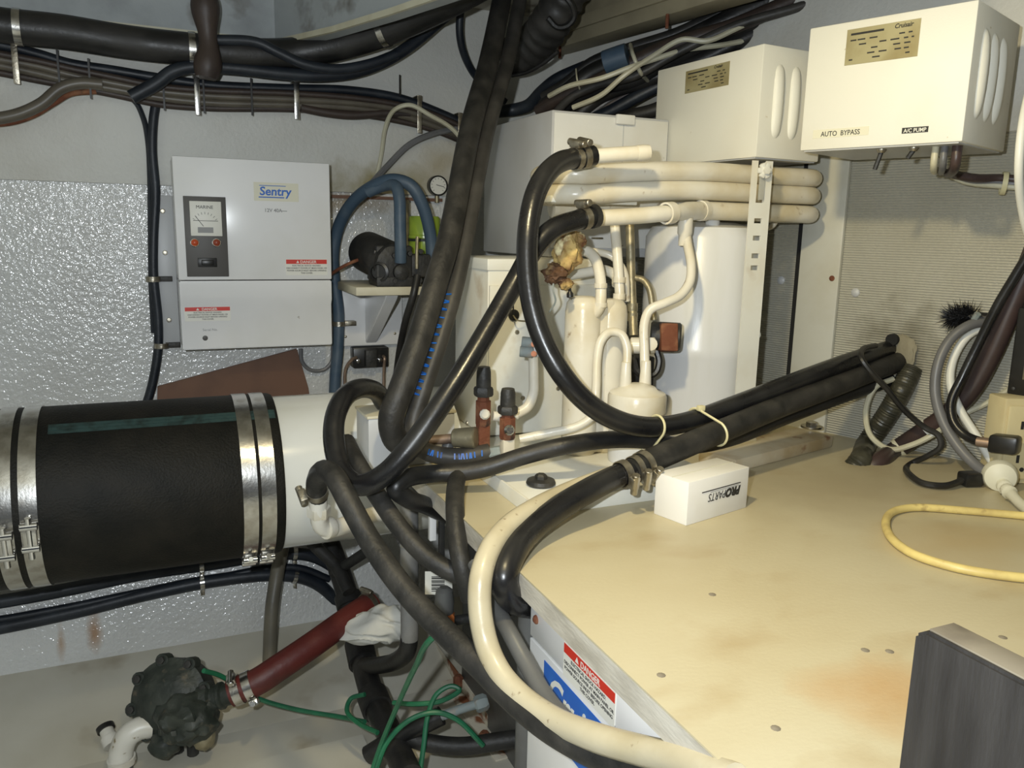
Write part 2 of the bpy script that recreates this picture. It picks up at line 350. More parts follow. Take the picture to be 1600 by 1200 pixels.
struct(MB().box((-1.45, -.6, 0), (-1.4, YW+.05, CEIL)).build('wall_left', 'wall_upper'), 'painted bulkhead on the left')
# ledge under the deck, bending towards the viewer on the right
z0 = PY(280, 56, 2.06).z
fl = [PY(-150, 8, 2.06), PY(200, 40, 2.06), PY(430, 66, 2.06), PZ(520, 52, z0), PZ(610, 25, z0), PZ(720, -12, z0), PZ(850, -60, z0), PZ(1250, -200, z0)]
fl = [V((p.x, p.y, z0)) for p in fl]; bk = [p+V((.02, .035, 0)) for p in fl]
lg = struct(MB().prism(fl+bk[::-1], (0, 0, CEIL-z0)).build('trim_2', 'ledge_grey'), 'grey glassfibre ledge under the deck')
f2 = [p+V((-.004, -.012, 0)) for p in fl]
MB().prism(f2+fl[::-1], (0, 0, .012)).build('ledge_lip', 'cream_cable', lg)
zb = CZ+.47
q0, q1 = PZ(862, 78, zb), PZ(1180, -18, zb); dv = (q1-q0); pv = V((-dv.y, dv.x, 0)).normalized()*.07
if pv.y < 0: pv = -pv
bmn = struct(MB().obox(q0-dv*.1, dv*1.6, pv, Z3*(CEIL-zb), .004).build('trim_3', 'beam_olive'), 'olive stained wooden deck beam')
MB().obox(q0-dv*.1-pv*.12+Z3*.03, dv*1.6, pv*.12, Z3*.03, .002).build('cleat', 'beam_olive', bmn)
for x, y in ((875, 72), (1043, 22)):
    p = PZ(x, y, zb); MB().cyl(p, p-Z3*.03, .004, 8).build('hook', 'rust', bmn)

def stain(mat, obj, centre, rad, color, amount=.8, nscale=14):
    nt = M[mat].node_tree; N, L = nt.nodes, nt.links; b = N['Principled BSDF']; c = centre-WLOC[obj]
    tc = N.new('ShaderNodeTexCoord'); mp = N.new('ShaderNodeMapping'); mp.vector_type = 'TEXTURE'; mp.inputs['Location'].default_value = c; mp.inputs['Scale'].default_value = rad; L.new(tc.outputs['Object'], mp.inputs[0])
    nz = N.new('ShaderNodeTexNoise'); nz.inputs['Scale'].default_value = nscale; nz.inputs['Detail'].default_value = 5; L.new(tc.outputs['Object'], nz.inputs['Vector'])
    ln = N.new('ShaderNodeVectorMath'); ln.operation = 'LENGTH'; L.new(mp.outputs[0], ln.inputs[0])
    ad = N.new('ShaderNodeMath'); ad.operation = 'MULTIPLY_ADD'; ad.inputs[1].default_value = 1.6; L.new(nz.outputs['Fac'], ad.inputs[0]); L.new(ln.outputs['Value'], ad.inputs[2])
    mr = N.new('ShaderNodeMapRange'); mr.inputs[1].default_value = 1.75; mr.inputs[2].default_value = .9; mr.inputs[3].default_value = 0; mr.inputs[4].default_value = amount; L.new(ad.outputs[0], mr.inputs[0])
    mx = N.new('ShaderNodeMix'); mx.data_type = 'RGBA'; L.new(mr.outputs[0], mx.inputs[0]); old = b.inputs['Base Color'].links[0].from_socket; L.new(old, mx.inputs[6]); mx.inputs[7].default_value = (*color, 1); L.new(mx.outputs[2], b.inputs['Base Color'])
stain('wall_upper', up, PY(590, 288, YW), (.22, .3, .06), (.26, .21, .06), .85)
stain('wall_foam', wb, PY(560, 318, YW), (.16, .3, .04), (.27, .18, .06), .85)
stain('hull_foam', hsl, PY(148, 985, 1.98), (.02, .3, .06), (.36, .17, .05), .8); stain('hull_foam', hsl, PY(95, 1000, 1.98), (.012, .3, .05), (.38, .2, .07), .7)
stain('wall_foil', wr, PW(1410, 545), (.2, .11, .11), (.22, .2, .14), .8, 20)
# ------------------------------------------------------------------ work table
TX = .398
tb = thing('work_table', (.9, .9, 0), 'yellowish painted plywood work table with worn white edge', 'table')
poly = [(TX, .375), (1.60, .375), (1.405, 1.03), (1.12, 1.86), (.62, 1.86), (.62, 1.44), (TX, 1.44)]
TT = MB().prism([(x, y, TZ-.002) for x, y in poly], (0, 0, .002)).build('table_top', 'table_ply', tb)
stain('table_ply', TT, PZ(1400, 1090, TZ), (.09, .12, .2), (.46, .28, .12), .7, 12); stain('table_ply', TT, PZ(1330, 760, TZ), (.3, .2, .2), (.40, .34, .22), .7, 10); stain('table_ply', TT, PZ(1500, 850, TZ), (.16, .10, .2), (.48, .36, .18), .6, 8)
MB().prism([(x, y, TZ-.032) for x, y in poly], (0, 0, .0299), .001).build('board', 'table_edge', tb)
for i, (x, y) in enumerate(((1.33, .45), (1.2, 1.35), (.68, 1.38))): MB().cyl((x, y, 0), (x, y, TZ-.032), .018).build('leg', 'pvc_grey', tb)
p = P(818, 965, 1.07); MB().cyl((p.x+.01, p.y, 0), (p.x+.01, p.y, TZ-.032), .0165).build('leg', 'pvc_grey', tb)
for x, y in ((1033, 1055), (1212, 1138), (1352, 1016), (1390, 1018), (1567, 996), (1113, 929)):
    p = PZ(x, y, TZ); MB().lathe(p, Z3, [(.0045, -.001), (.0045, .0003), (.002, .0012), (0, .0012)], 9).build('screw_head', 'worn_wood', tb)
# enclosure under the table, its side to the walkway
XP = TX+.018
cb = thing('unit_enclosure', (.6, .6, 0), 'white metal unit enclosure under table with blue logo and danger label', 'enclosure')
pe = PX(829, 962, XP); ye = pe.y; zt = TZ-.034
MB().box((XP+.004, .40, .02), (1.0, ye, zt), .003).build('body', 'charger_white', cb)
pl = PX(836, 1002, XP).z
MB().box((XP, .39, pl+.002), (XP+.005, ye, zt), .001).build('cover_panel', 'charger_white', cb)
MB().box((XP, .39, .05), (XP+.005, ye, pl-.002), .001).build('cover_panel', 'charger_white', cb)
fs = Fr((XP, ye, pl), (0, -1, 0), (0, 0, 1))
def fsp(x, y): p = PX(x, y, XP); return ye-p.y, p.z-pl
a0, b0 = fsp(882, 1001); a1, b1 = fsp(964, 1065)
hL = .043
danger_label(fs, a0, b0-hL, a1-a0, hL, cb)
a0, b0 = fsp(851, 1031); a1, _ = fsp(972, 1134)
lo = fs.box(MB(), a0, a1+.012, b0-.085, b0, 0, .0008, .0003).build('logo_sign', 'label_blue', cb, True)
fs.text('lettering', 'Cruisair', a0+.012, b0-.047, .055, 'label_white', lo, .0012, 'LEFT', .0012, .25, .9)
fs.box(MB(), a0+.015, a0+.14, b0-.062, b0-.058, .0008, .0013).build('underline', 'label_white', lo, True)
for x, y in ((838, 968), (1021, 1123)):
    a, b_ = fsp(x, y); MB().lathe(fs.pt(a, b_), fs.n, [(.006, 0), (.0055, .002), (.003, .004), (0, .0042)], 12).build('screw', 'rust', cb)
# carton on the table
p0, p1, p2 = PZ(1072, 822, TZ), PZ(1166, 793, TZ), PZ(1020, 803, TZ)
ex = p1-p0; ey = (p2-p0); ey = ey-ex*(ey.dot(ex)/ex.length_squared)*.9
hb = .066
tp = tag(MB().obox(p0, ex, ey, Z3*hb, .0012).build('parts_carton', 'card_white'), 'small white parts carton lying upside down on the table', 'box')
fc = Fr(p0, ex, Z3); Lx = ex.length
fc.text('lettering', 'PRO', Lx*.86, hb*.60, .0175, 'ink', tp, .0006, 'LEFT', .0012, .25, 1.0, True)
fc.text('lettering', 'PARTS', Lx*.62, hb*.60, .0175, 'ink', tp, .0006, 'LEFT', 0, .25, .82, True)
fc.box(MB(), Lx*.22, Lx*.86, hb*.67, hb*.69, 0, .0006).build('printed_line', 'ink', tp, True)
mb = MB()
for i in range(22): fc.box(mb, Lx*(.36+.0215*i), Lx*(.372+.0215*i), hb*.625, hb*.645, 0, .0005)
mb.build('small_print', 'print_grey', tp, True)['kind'] = 'stuff'
MB().obox(p0+ey*.49+Z3*(hb+.0001), ex, ey*.02, Z3*.0004).build('flap_seam', 'label_cream', tp, True)
# cord loop and plank
zc = TZ+.0062
hose('extension_cord', [V((1.12, .49, zc)), V((1.22, .49, zc)), V((1.285, .56, zc)), V((1.25, .66, zc))]+[PZ(x, y, zc) for x, y in ((1660, 812), (1600, 806), (1510, 798), (1430, 793), (1397, 799), (1384, 815), (1395, 843), (1430, 867), (1490, 886), (1550, 897), (1610, 904), (1690, 912))], .006, 'yellow_cord', 'yellow power cord lying in a loop on the table', 'cord')
pc = P(1430, 978, .56); zt2 = pc.z
pk = thing('wooden_plank', (pc.x+.02, .1, 0), 'dark weathered plank standing upright at the table corner', 'plank')
prf = [(pc.x, -.3, 0), (pc.x, pc.y, 0), (pc.x, pc.y, zt2-.006), (pc.x, pc.y-.008, zt2), (pc.x, -.3, zt2)]
MB().prism(prf, (.032, 0, 0), .002).build('board', 'dark_wood', pk)
MB().box((pc.x+.004, -.3, zt2-.0005), (pc.x+.028, pc.y-.008, zt2+.0012), .0005).build('worn_edge', 'worn_wood', pk)

# ------------------------------------------------------------------ battery charger on the back wall
YF = 1.93
pTL, pTR, pBL, pBR = PY(268, 242, YF), PY(512, 256, YF), PY(285, 547, YF), PY(523, 540, YF)
x0, x1, zb0, zt0 = pTL.x, pTR.x+.004, (pBL.z+pBR.z)/2, (pTL.z+pTR.z)/2
ch = thing('battery_charger', (x0/2+x1/2, 2.0, zb0), 'white metal battery charger with meter panel on the back wall', 'charger')
zm = PY(400, 438, YF).z; zm2 = PY(400, 470, YF).z
MB().box((x0, YF, zm+.001), (x1, YW-.013, zt0), .003).build('upper_cover', 'charger_white', ch)
MB().prism([(x0+.001, YF, zm-.001), (x0+.001, YF, zm2), (x0+.001, YF+.008, zm2-.012), (x0+.001, YF+.008, zb0), (x0+.001, YW-.013, zb0), (x0+.001, YW-.013, zm-.001)], (x1-x0-.002, 0, 0), .002).build('lower_cover', 'charger_white', ch)
fg = MB().box((x0-.045, YW-.02, zb0-.01), (x0, YW-.013, zt0-.08), .001).build('mounting_flange', 'grey_enamel', ch)
for y in (330, 395, 500, 540):
    p = PY(262 if y < 450 else 273, y, YW-.02); MB().lathe((x0-.022, YW-.02, p.z), (0, -1, 0), [(.006, 0), (.005, .003), (0, .004)], 10).build('screw', 'steel_dirty', fg)
fcg = Fr((x0, YF, zb0), X3, Z3)
def cp(x, y): p = PY(x, y, YF); return p.x-x0, p.z-zb0
a0, b0 = cp(357, 432); a1, b1 = cp(284, 306)
a2 = cp(352, 306)[0]
mp = fcg.box(MB(), a1+.002, a2, b0, b1, 0, .004, .001).build('meter_panel', 'meter_grey', ch)
wm = a2-a1
mf = fcg.box(MB(), a1+.014, a2-.010, b1-.085, b1-.010, .004, .007, .0015).build('meter_face', 'label_white', mp)
fcg.text('lettering', 'MARINE', (a1+a2)/2, b1-.026, .010, 'ink', mf, .0074, 'CENTER')
mb = MB()
for i in range(9):
    an = R(150-15*i); cx, cy = (a1+a2)/2, b1-.062
    r0 = fcg.pt(cx+.024*math.cos(an), cy+.024*math.sin(an), .0072); r1 = fcg.pt(cx+.029*math.cos(an), cy+.029*math.sin(an), .0072); mb.sweep([r0, r1], .0004, 4)
mb.sweep([fcg.pt(a1+.02, b1-.052, .0073), fcg.pt(a2-.018, b1-.052, .0073)], .0005, 4); mb.build('scale_marks', 'ink', mf)['kind'] = 'stuff'
MB().sweep([fcg.pt((a1+a2)/2-.004, b1-.064, .0076), fcg.pt((a1+a2)/2-.02, b1-.042, .0076)], .0006, 5).build('needle', 'ink', mf)
fcg.box(MB(), (a1+a2)/2-.016, (a1+a2)/2+.016, b1-.078, b1-.066, .007, .0075).build('meter_plate', 'print_grey', mf)
for px_, mt in ((304, 'lens_orange'), (338, 'lens_dim')):
    aa, bb = cp(px_, 379); l = MB().lathe(fcg.pt(aa, bb, .004), fcg.n, [(.0095, 0), (.0095, .003), (.008, .004)], 20).build('indicator_ring', 'chrome', mp)
    MB().lathe(fcg.pt(aa, bb, .007), fcg.n, [(.0078, 0), (.0075, .003), (.004, .006), (0, .007)], 18).build('lens', mt, l)
aa, bb = cp(324, 410); sw = fcg.box(MB(), aa-.020, aa+.020, bb-.010, bb+.010, .004, .006, .001).build('rocker_switch', 'black_plastic', mp)
fcg.box(MB(), aa-.013, aa+.013, bb-.006, bb+.006, .006, .010, .002).build('rocker', 'black_plastic', sw)
aa, bb = cp(397, 312); a3, b3 = cp(466, 290); lb = fcg.box(MB(), aa, a3, bb-.002, b3+.004, 0, .0006).build('maker_label', 'label_cream', ch, True)
fcg.text('lettering', 'Sentry', aa+.012, bb+.011, .026, 'label_blue', lb, .0009, 'LEFT', .0006, .08, 1.02)
fcg.box(MB(), aa+.010, aa+.066, bb+.005, bb+.0075, .0006, .001).build('underline', 'label_blue', lb, True); fcg.box(MB(), aa+.012, aa+.070, bb+.031, bb+.0325, .0006, .001).build('overline', 'label_blue', lb, True)
aa, bb = cp(413, 331); fcg.text('lettering', '12V 40A', aa, bb, .011, 'print_grey', ch, .0006, 'LEFT', .0002); fcg.box(MB(), aa+.038, aa+.05, bb+.002, bb+.0035, 0, .0005).build('small_print', 'print_grey', ch, True)
aa, bb = cp(447, 430); a3, b3 = cp(511, 405); danger_label(fcg, aa, bb, a3-aa, b3-bb, ch)
flw = Fr((x0, YF+.008, zb0), X3, Z3)
aa, bb = cp(290, 503); a3, b3 = cp(361, 479); danger_label(flw, aa-.001, bb, a3-aa, b3-bb, ch)
aa, bb = cp(317, 518); flw.text('lettering', 'Serial No.', aa, bb, .008, 'print_grey', ch, .0006)
MB().lathe(flw.pt(*cp(321, 529)), flw.n, [(.006, 0), (.005, .0004)], 10).build('paint_chip', 'meter_grey', ch)

# ------------------------------------------------------------------ exhaust run along the wall
YE, RE = 1.62, .160
ctr = PY(230, 757, YE); ZE = ctr.z
xa, xb_, xc, xd = PY(-60, 700, YE-RE).x-.25, PY(52, 760, YE-RE).x, PY(446, 740, YE-RE).x, .555
ex_ = thing('exhaust_hose', (.0, YE, ZE-RE), 'large black rubber exhaust hose with steel band clamps and green stripe', 'exhaust hose')
hx0 = PY(30, 780, YE-RE).x-.11
MB().lathe((hx0, YE, ZE), X3, [(RE*.96, 0), (RE, .006), (RE, xc-hx0-.006), (RE*.985, xc-hx0)], 64).build('hose', 'exhaust_rubber', ex_)
mb = MB()
for da in (-.05, .0, .05):
    an = R(60)+da; od = V((0, -math.cos(an), math.sin(an))); td = V((0, math.sin(an), math.cos(an)))
    mb.obox(V((hx0+.15, YE, ZE))+od*(RE-.0002)-td*.0036, X3*(xc-hx0-.155), od*.001, td*.0072)
mb.build('stripe', 'hose_stripe', ex_)
def band(xx, wd, scr):
    c = V((xx, YE, ZE)); bnd = MB().ringband(c, X3, RE, wd, .0025, 64).build('band_clamp', 'steel', ex_)
    s = V((0, -math.cos(R(scr)), math.sin(R(scr)))); t = X3.cross(s); q = c+s*(RE+.004)
    MB().obox(q-X3*wd*.4-t*.02-s*.003, X3*wd*.8, t*.04, s*.012, .002).build('bolt_lug', 'steel', bnd)
    MB().cyl(q-t*.04+s*.006, q+t*.035+s*.006, .005, 10).build('bolt', 'chrome', bnd)
    for sg in (-1, 1): MB().cyl(q+t*(.02*sg-.004)-X3*wd*.5+s*.006, q+t*(.02*sg-.004)+X3*wd*.5+s*.006, .007, 10).build('trunnion', 'chrome', bnd)
wb_ = .026
for px_, sc in ((384, -62), (413, -60)): band(PY(px_+6, 730, YE-RE).x, wb_, sc)
for px_, sc in ((0, -12), (41, -8)): band(PY(px_, 770, YE-RE).x, wb_, sc)
el = tag(MB().lathe((xc-.05, YE, ZE), X3, [(RE*.955, 0), (RE*.955, xd-xc+.05)], 64).build('exhaust_pipe', 'tube_white'), 'glossy white exhaust pipe leaving the big rubber hose', 'pipe')
tag(MB().lathe((xa-.2, YE, ZE), X3, [(RE*.95, 0), (RE*.95, hx0-xa+.25)], 64).build('steel_pipe', 'steel'), 'polished steel exhaust pipe entering hose at left frame edge', 'pipe')
# drain elbow on the white pipe
dr = thing('drain_fitting', P(497, 800, 1.33), 'cream plastic drain elbow below the white exhaust pipe', 'fitting')
MB().tube(Ps((497, 772, 1.28), (498, 800, 1.29), (503, 822, 1.31), (520, 826, 1.33), (560, 812, 1.38), (610, 797, 1.44)), .0145).build('elbow', 'pipe_cream', dr)
MB().lathe(P(498, 806, 1.295), P(498, 780, 1.285)-P(498, 806, 1.295), [(.018, 0), (.019, .004), (.019, .016), (.015, .02)], 6).build('hex_nut', 'pipe_cream', dr)
MB().lathe(P(508, 826, 1.315), P(540, 818, 1.35)-P(508, 826, 1.315), [(.018, 0), (.0185, .012), (.016, .016)], 16).build('socket', 'pipe_cream', dr)

# ------------------------------------------------------------------ air-conditioning units on the table
pan = thing('base_pan', (.75, 1.3, TZ), 'white base pan under the left compressor unit with a black rubber mount', 'pan')
qa, qb = PZ(768, 746, TZ+.024), PZ(832, 780, TZ+.024); PX0, PX1, PY0, PY1 = (qa.x+qb.x)/2, .86, 1.03, 1.64
MB().box((PX0+.004, PY0+.004, TZ), (PX1-.004, PY1, TZ+.019), .001).build('tray', 'unit_white', pan)
MB().box((PX0, PY0, TZ), (PX0+.004, PY1, TZ+.024), .001).build('lip', 'unit_white', pan); MB().box((PX0, PY0, TZ), (PX1, PY0+.004, TZ+.024), .001).build('lip', 'unit_white', pan)
p = PZ(845, 757, TZ+.02); g = MB().lathe(p, Z3, [(.022, 0), (.024, .003), (.022, .008), (.012, .010), (.0, .010)], 24).build('rubber_mount', 'black_iron', pan)
MB().lathe(p+Z3*.009, Z3, [(.010, 0), (.010, .006), (.007, .009), (0, .009)], 6).build('bolt', 'black_iron', g)
# compressor cabinet
cab = thing('compressor_cabinet', (.69, 1.5, TZ), 'cream white compressor cabinet with stained front panel', 'cabinet')
CX0, CX1, CY0, CY1, CZ0, CZ1 = .578, .815, 1.42, 1.60, TZ+.02, CZ-.055
MB().box((CX0, CY0, CZ0), (CX1, CY1, CZ1-.012), .003).build('body', 'unit_white', cab)
MB().box((CX0+.002, CY0-.006, CZ0+.003), (CX1-.002, CY0, CZ1-.05), .001).build('front_panel', 'unit_white', cab)
MB().box((CX0-.003, CY0-.004, CZ1-.022), (CX1+.003, CY1+.003, CZ1), .002).build('top_cap', 'unit_white', cab)
for x, y in ((872, 607), (817, 622), (795, 455), (808, 519), (730, 661)):
    q = PY(x, y, CY0-.006) if x > 765 else PX(x, y, CX0); ax = (0, -1, 0) if x > 765 else (-1, 0, 0)
    MB().lathe(q, ax, [(.005, 0), (.004, .002), (0, .003)], 8).build('screw', 'steel_dirty', cab)
q = PY(802, 492, CY0-.006); MB().lathe(q, (0, -1, 0), [(.011, 0), (.011, .004), (.006, .006), (0, .006)], 14).build('grommet', 'black_plastic', cab)
hose('wire', [PY(803, 425, CY0-.03), PY(802, 460, CY0-.012), PY(802, 492, CY0-.012)], .0015, 'black_plastic', parent=cab, n=6)
hose('wire', [PY(802, 493, CY0-.012), PY(808, 500, CY0-.03), PY(822, 502, CY0-.02), PY(840, 505, CY0-.01)], .0015, 'brass_dirty', parent=cab, n=6)
# grey control box above it
gb = thing('control_box', (.87, 1.7, CZ1), 'large grey steel control box behind the white coil pipes', 'box')
MB().box((.743, 1.5, CZ1+.001), (1.02, 1.86, CZ+.235), .003).build('body', 'grey_enamel', gb)
MB().box((.747, 1.497, CZ1+.02), (1.016, 1.50, CZ+.230), .001).build('front_cover', 'white_enamel', gb)
q = PY(975, 186, 1.497); MB().box((q.x-.022, 1.487, q.z-.012), (q.x+.022, 1.497, q.z+.008), .003).build('latch', 'white_enamel', gb)
MB().box((q.x-.001, 1.4965, CZ1+.03), (q.x+.001, 1.4975, q.z)).build('seam', 'grey_enamel', gb)
q = PY(925, 372, 1.497); MB().tube([q, q-Y3*.012, q-Y3*.012+X3*.018, q+X3*.018], .002, 6).build('handle', 'steel_dirty', gb)
# twin-lobed accumulator
ac = thing('accumulator', P(928, 690, 1.46), 'cream two-lobed accumulator tank with bent inlet pipes', 'tank')
zb1 = TZ+.0195; zt1 = P(920, 462, 1.45).z
for px_, rr, dd in ((908, .0325, 1.462), (947, .0345, 1.49)):
    c = P(px_, 580, dd); h = zt1-zb1-(.0 if px_ < 920 else .006)
    MB().lathe((c.x, c.y, zb1), Z3, [(rr*.94, 0), (rr, .008), (rr, h-.026), (rr*.93, h-.012), (rr*.75, h-.003), (rr*.5, h), (0, h+.001)], 28).build('lobe', 'pipe_cream', ac)
c0, c1 = P(908, 580, 1.468), P(947, 580, 1.485); dv = V((c1.x-c0.x, c1.y-c0.y, 0)); pn = V((-dv.y, dv.x, 0)).normalized()*.026
MB().obox(V((c0.x, c0.y, zb1))-pn, dv, pn*2, Z3*(zt1-zb1-.004), .006).build('web', 'pipe_cream', ac)
hose('pipe', Ps((895, 395, 1.46), (915, 392, 1.455), (930, 405, 1.44), (937, 430, 1.43), (939, 460, 1.42), (936, 482, 1.42), (924, 494, 1.43), (908, 490, 1.45)), .0098, 'pipe_cream', parent=ac)
for y in (446, 476): MB().ringband(P(938.5, y, 1.42), Z3, .0102, .008, .0015, 16).build('joint', 'pipe_cream', ac)
hose('pipe', Ps((960, 345, 1.49), (963, 380, 1.485), (966, 420, 1.48), (969, 470, 1.485)), .0092, 'pipe_cream', parent=ac)
for y in (437, 463): MB().ringband(P(967.5, y, 1.48), Z3, .0098, .010, .0015, 16).build('joint', 'pipe_cream', ac)
hose('pipe', Ps((880, 432, 1.50), (915, 426, 1.51), (945, 422, 1.51), (962, 432, 1.50), (964, 445, 1.49)), .0095, 'pipe_cream', parent=ac)
hose('pipe', Ps((905, 392, 1.50), (940, 395, 1.51), (958, 402, 1.51), (975, 425, 1.51), (979, 470, 1.53)), .007, 'pipe_cream', parent=ac)
fo = tag(MB().blob(P(886, 395, 1.38), (.024, .022, .034), .3, 1.7, 4, 5).blob(P(900, 375, 1.39), (.018, .014, .014), .3, 1.9, 4, 2).build('foam_wrapped_valve', 'foam'), 'valve wrapped in lumpy brown and yellow expanding foam', 'valve')
MB().blob(P(868, 428, 1.378), (.022, .017, .017), .3, 1.9, 4, 9).blob(P(884, 444, 1.38), (.013, .011, .010), .3, 2.0, 4, 8).build('brown_lump', 'foam_burnt', fo)
hose('wire', Ps((866, 435, 1.375), (864, 452, 1.37), (868, 470, 1.38), (858, 488, 1.4)), .0016, 'verdigris', parent=fo, n=6)
MB().lathe(P(890, 444, 1.38), P(891, 470, 1.385)-P(890, 444, 1.38), [(.002, 0), (.003, .012), (.006, .016), (.006, .022), (0, .025)], 10).build('bulb', 'black_plastic', fo)
# filter drier canister
fd = thing('filter_canister', P(994, 690, 1.42), 'small round cream filter canister with two thin pipes on top', 'canister')
c = P(994, 650, 1.43); rr = .050; zz = TZ+.0195; ht = P(994, 612, 1.43).z-zz
MB().lathe((c.x, c.y, zz), Z3, [(rr*.93, 0), (rr*.95, .006), (rr*.95, ht-.035)], 36).build('body', 'tank_white', fd)
MB().lathe((c.x, c.y, zz+ht-.036), Z3, [(rr*.97, 0), (rr*1.03, .003), (rr*1.03, .030), (rr*.98, .036), (rr*.74, .040), (rr*.62, .047), (rr*.3, .052), (0, .053)], 36).build('lid', 'pipe_cream', fd)
zl = zz+ht+.010
def drop(x, y, d, zt=None): p = P(x, y, d); return p
s1 = P(977, 600, 1.42); s2 = P(1008, 596, 1.44)
for s_ in (s1, s2): MB().lathe((s_.x, s_.y, zl-.008), Z3, [(.0115, 0), (.0105, .02), (.0085, .05), (.0078, .052)], 16).build('stub', 'pipe_cream', fd)
hose('pipe', [V((s1.x, s1.y, zl+.01))]+Ps((980, 560, 1.42), (979, 540, 1.42), (970, 522, 1.42), (953, 519, 1.42), (939, 533, 1.415), (933, 560, 1.41), (931, 610, 1.40), (926, 648, 1.40), (905, 665, 1.40), (860, 676, 1.40), (812, 686, 1.40)), .0078, 'pipe_cream', parent=fd, n=12)
hose('pipe', [V((s2.x, s2.y, zl+.01))]+Ps((1007, 550, 1.44), (1007, 505, 1.44), (1016, 484, 1.44), (1040, 473, 1.44), (1062, 462, 1.45), (1077, 442, 1.46), (1080, 415, 1.47), (1074, 380, 1.485), (1070, 345, 1.50)), .0086, 'pipe_cream', parent=fd, n=12)
# pressure tank of the right unit
tk = thing('pressure_tank', P(1085, 690, 1.7), 'tall white cylindrical compressor tank beside the slotted post', 'tank')
c = P(1088, 560, 1.70); rr = .118; zt3 = CZ+.02
MB().lathe((c.x, c.y, TZ+.002), Z3, [(rr*1.0, 0), (rr, .004), (rr, .17), (rr*1.012, .175), (rr*1.012, .195), (rr, .2), (rr, zt3-TZ-.03), (rr*.9, zt3-TZ-.01), (rr*.5, zt3-TZ), (0, zt3-TZ)], 56).build('shell', 'tank_white', tk)
hose('pipe_stub', Ps((1113, 330, 1.58), (1113, 352, 1.575), (1108, 366, 1.58), (1100, 370, 1.62)), .014, 'tank_white', parent=tk)
MB().lathe((c.x, c.y, TZ+.0005), Z3, [(rr*1.09, 0), (rr*1.09, .003)], 40).build('foot_ring', 'rusty_white', tk)
# slotted post and rail
pp = V((1.035, 1.215, 0)); ft = V((1, -.12, 0)).normalized(); fp = Fr(V((pp.x-.021, pp.y+.002, TZ+.03)), ft, Z3); H = P(1180, 252, 1.49).z-(TZ+.03); wP = .043
po = thing('slotted_post', (pp.x, pp.y, TZ), 'cream slotted steel post clamping the pipe coil', 'post')
sl = [P(1180, y, 1.5).z-(TZ+.03) for y in (419, 400, 372, 345)]
mb = MB(); fp.box(mb, 0, .012, 0, H, -.003, 0); fp.box(mb, .029, wP, 0, H, -.003, 0); z_ = 0
for s_ in sl: fp.box(mb, .012, .029, z_, s_-.0045, -.003, 0); z_ = s_+.0045
fp.box(mb, .012, .029, z_, H-.075, -.003, 0); mb.build('face_plate', 'unit_white', po)
fp.box(MB(), wP-.003, wP, 0, H, -.022, -.003).build('side_flange', 'unit_white', po)
mb = MB()
for i in range(6): fp.box(mb, .016+.0*i, .026, H-.07+.0*i, H-.005, .0, .004)
mb.build('clamp_strap', 'unit_white', po)
q = fp.pt(.021, H-.018, .004)
for an in (0, 60, 120): MB().obox(q+(ft*math.cos(R(an))+Z3*math.sin(R(an)))*-.014+(ft*-math.sin(R(an))+Z3*math.cos(R(an)))*-.005, (ft*math.cos(R(an))+Z3*math.sin(R(an)))*.028, (ft*-math.sin(R(an))+Z3*math.cos(R(an)))*.010, fp.n*.008, .002).build('wing_nut', 'unit_white', po)
MB().lathe(q, fp.n, [(.007, 0), (.007, .014), (0, .015)], 6).build('bolt', 'unit_white', po)
q = fp.pt(wP, .20, -.012); MB().lathe(q, ft, [(.009, 0), (.007, .006), (0, .008)], 12).build('rivet', 'unit_white', po)
fp.box(MB(), -.004, wP+.004, -.03, 0, -.04, .012, .002).build('foot', 'unit_white', po)
r0, r1 = PZ(1150, 722, TZ+.02), PZ(1302, 684, TZ+.02); rd = (r1-r0); rn = V((-rd.y, rd.x, 0)).normalized()
ra = tag(MB().obox(V((r0.x, r0.y, TZ)), V((rd.x, rd.y, 0)), rn*.085, Z3*.024, .003).build('mounting_rail', 'rail_cream'), 'rusty cream mounting rail under the slotted post', 'rail')
q = PZ(1268, 668, TZ+.024); MB().lathe((q.x, q.y, TZ+.024), Z3, [(.022, 0), (.022, .004), (.014, .005)], 20).build('washer', 'steel', ra); MB().lathe((q.x, q.y, TZ+.028), Z3, [(.012, 0), (.012, .008), (.006, .010), (0, .010)], 6).build('bolt', 'steel', ra)
# three-turn coaxial coil, racetrack plan
CL, CR, CF, CB = P(905, 300, 1.45).x, P(1290, 300, 1.63).x-.045, 1.285, 1.425
pr = .0178
zs = [P(1180, y, 1.53).z for y in (271, 300, 331)]
co = thing('condenser_coil', ((CL+CR)/2, (CF+CB)/2, zs[2]-pr), 'three-turn cream painted pipe coil below the control boxes', 'coil')
def lap(z, zn):
    rc = (CB-CF)/2; pts = []
    for i in range(0, 6): an = math.pi/2+math.pi*i/6; pts.append(V((CL+rc*math.cos(an)*.72, (CF+CB)/2+rc*math.sin(an), z-.016)))
    for i in range(7): pts.append(V((CL+(CR-CL)*i/6, CF, z-.016*max(0, (3-i)/3)**1.6)))
    for i in range(1, 8): an = -math.pi/2+math.pi*i/8; pts.append(V((CR+rc*math.cos(an)*.72, (CF+CB)/2+rc*math.sin(an), z)))
    for i in range(5): pts.append(V((CR-(CR-CL)*i/4, CB, z+(zn-z)*i/4)))
    return pts
MB().tube(lap(zs[0], zs[1]), pr, 16, 3).build('turn', 'pipe_cream', co); MB().tube(lap(zs[1], zs[2]), pr, 16, 3).build('turn', 'pipe_cream', co)
l3 = lap(zs[2], zs[2])[7:20]; l3 = [P(930, 341, 1.40), P(985, 338, 1.41), P(1045, 333, 1.435)]+[q for q in l3 if q.x > P(1090, 331, 1.45).x]
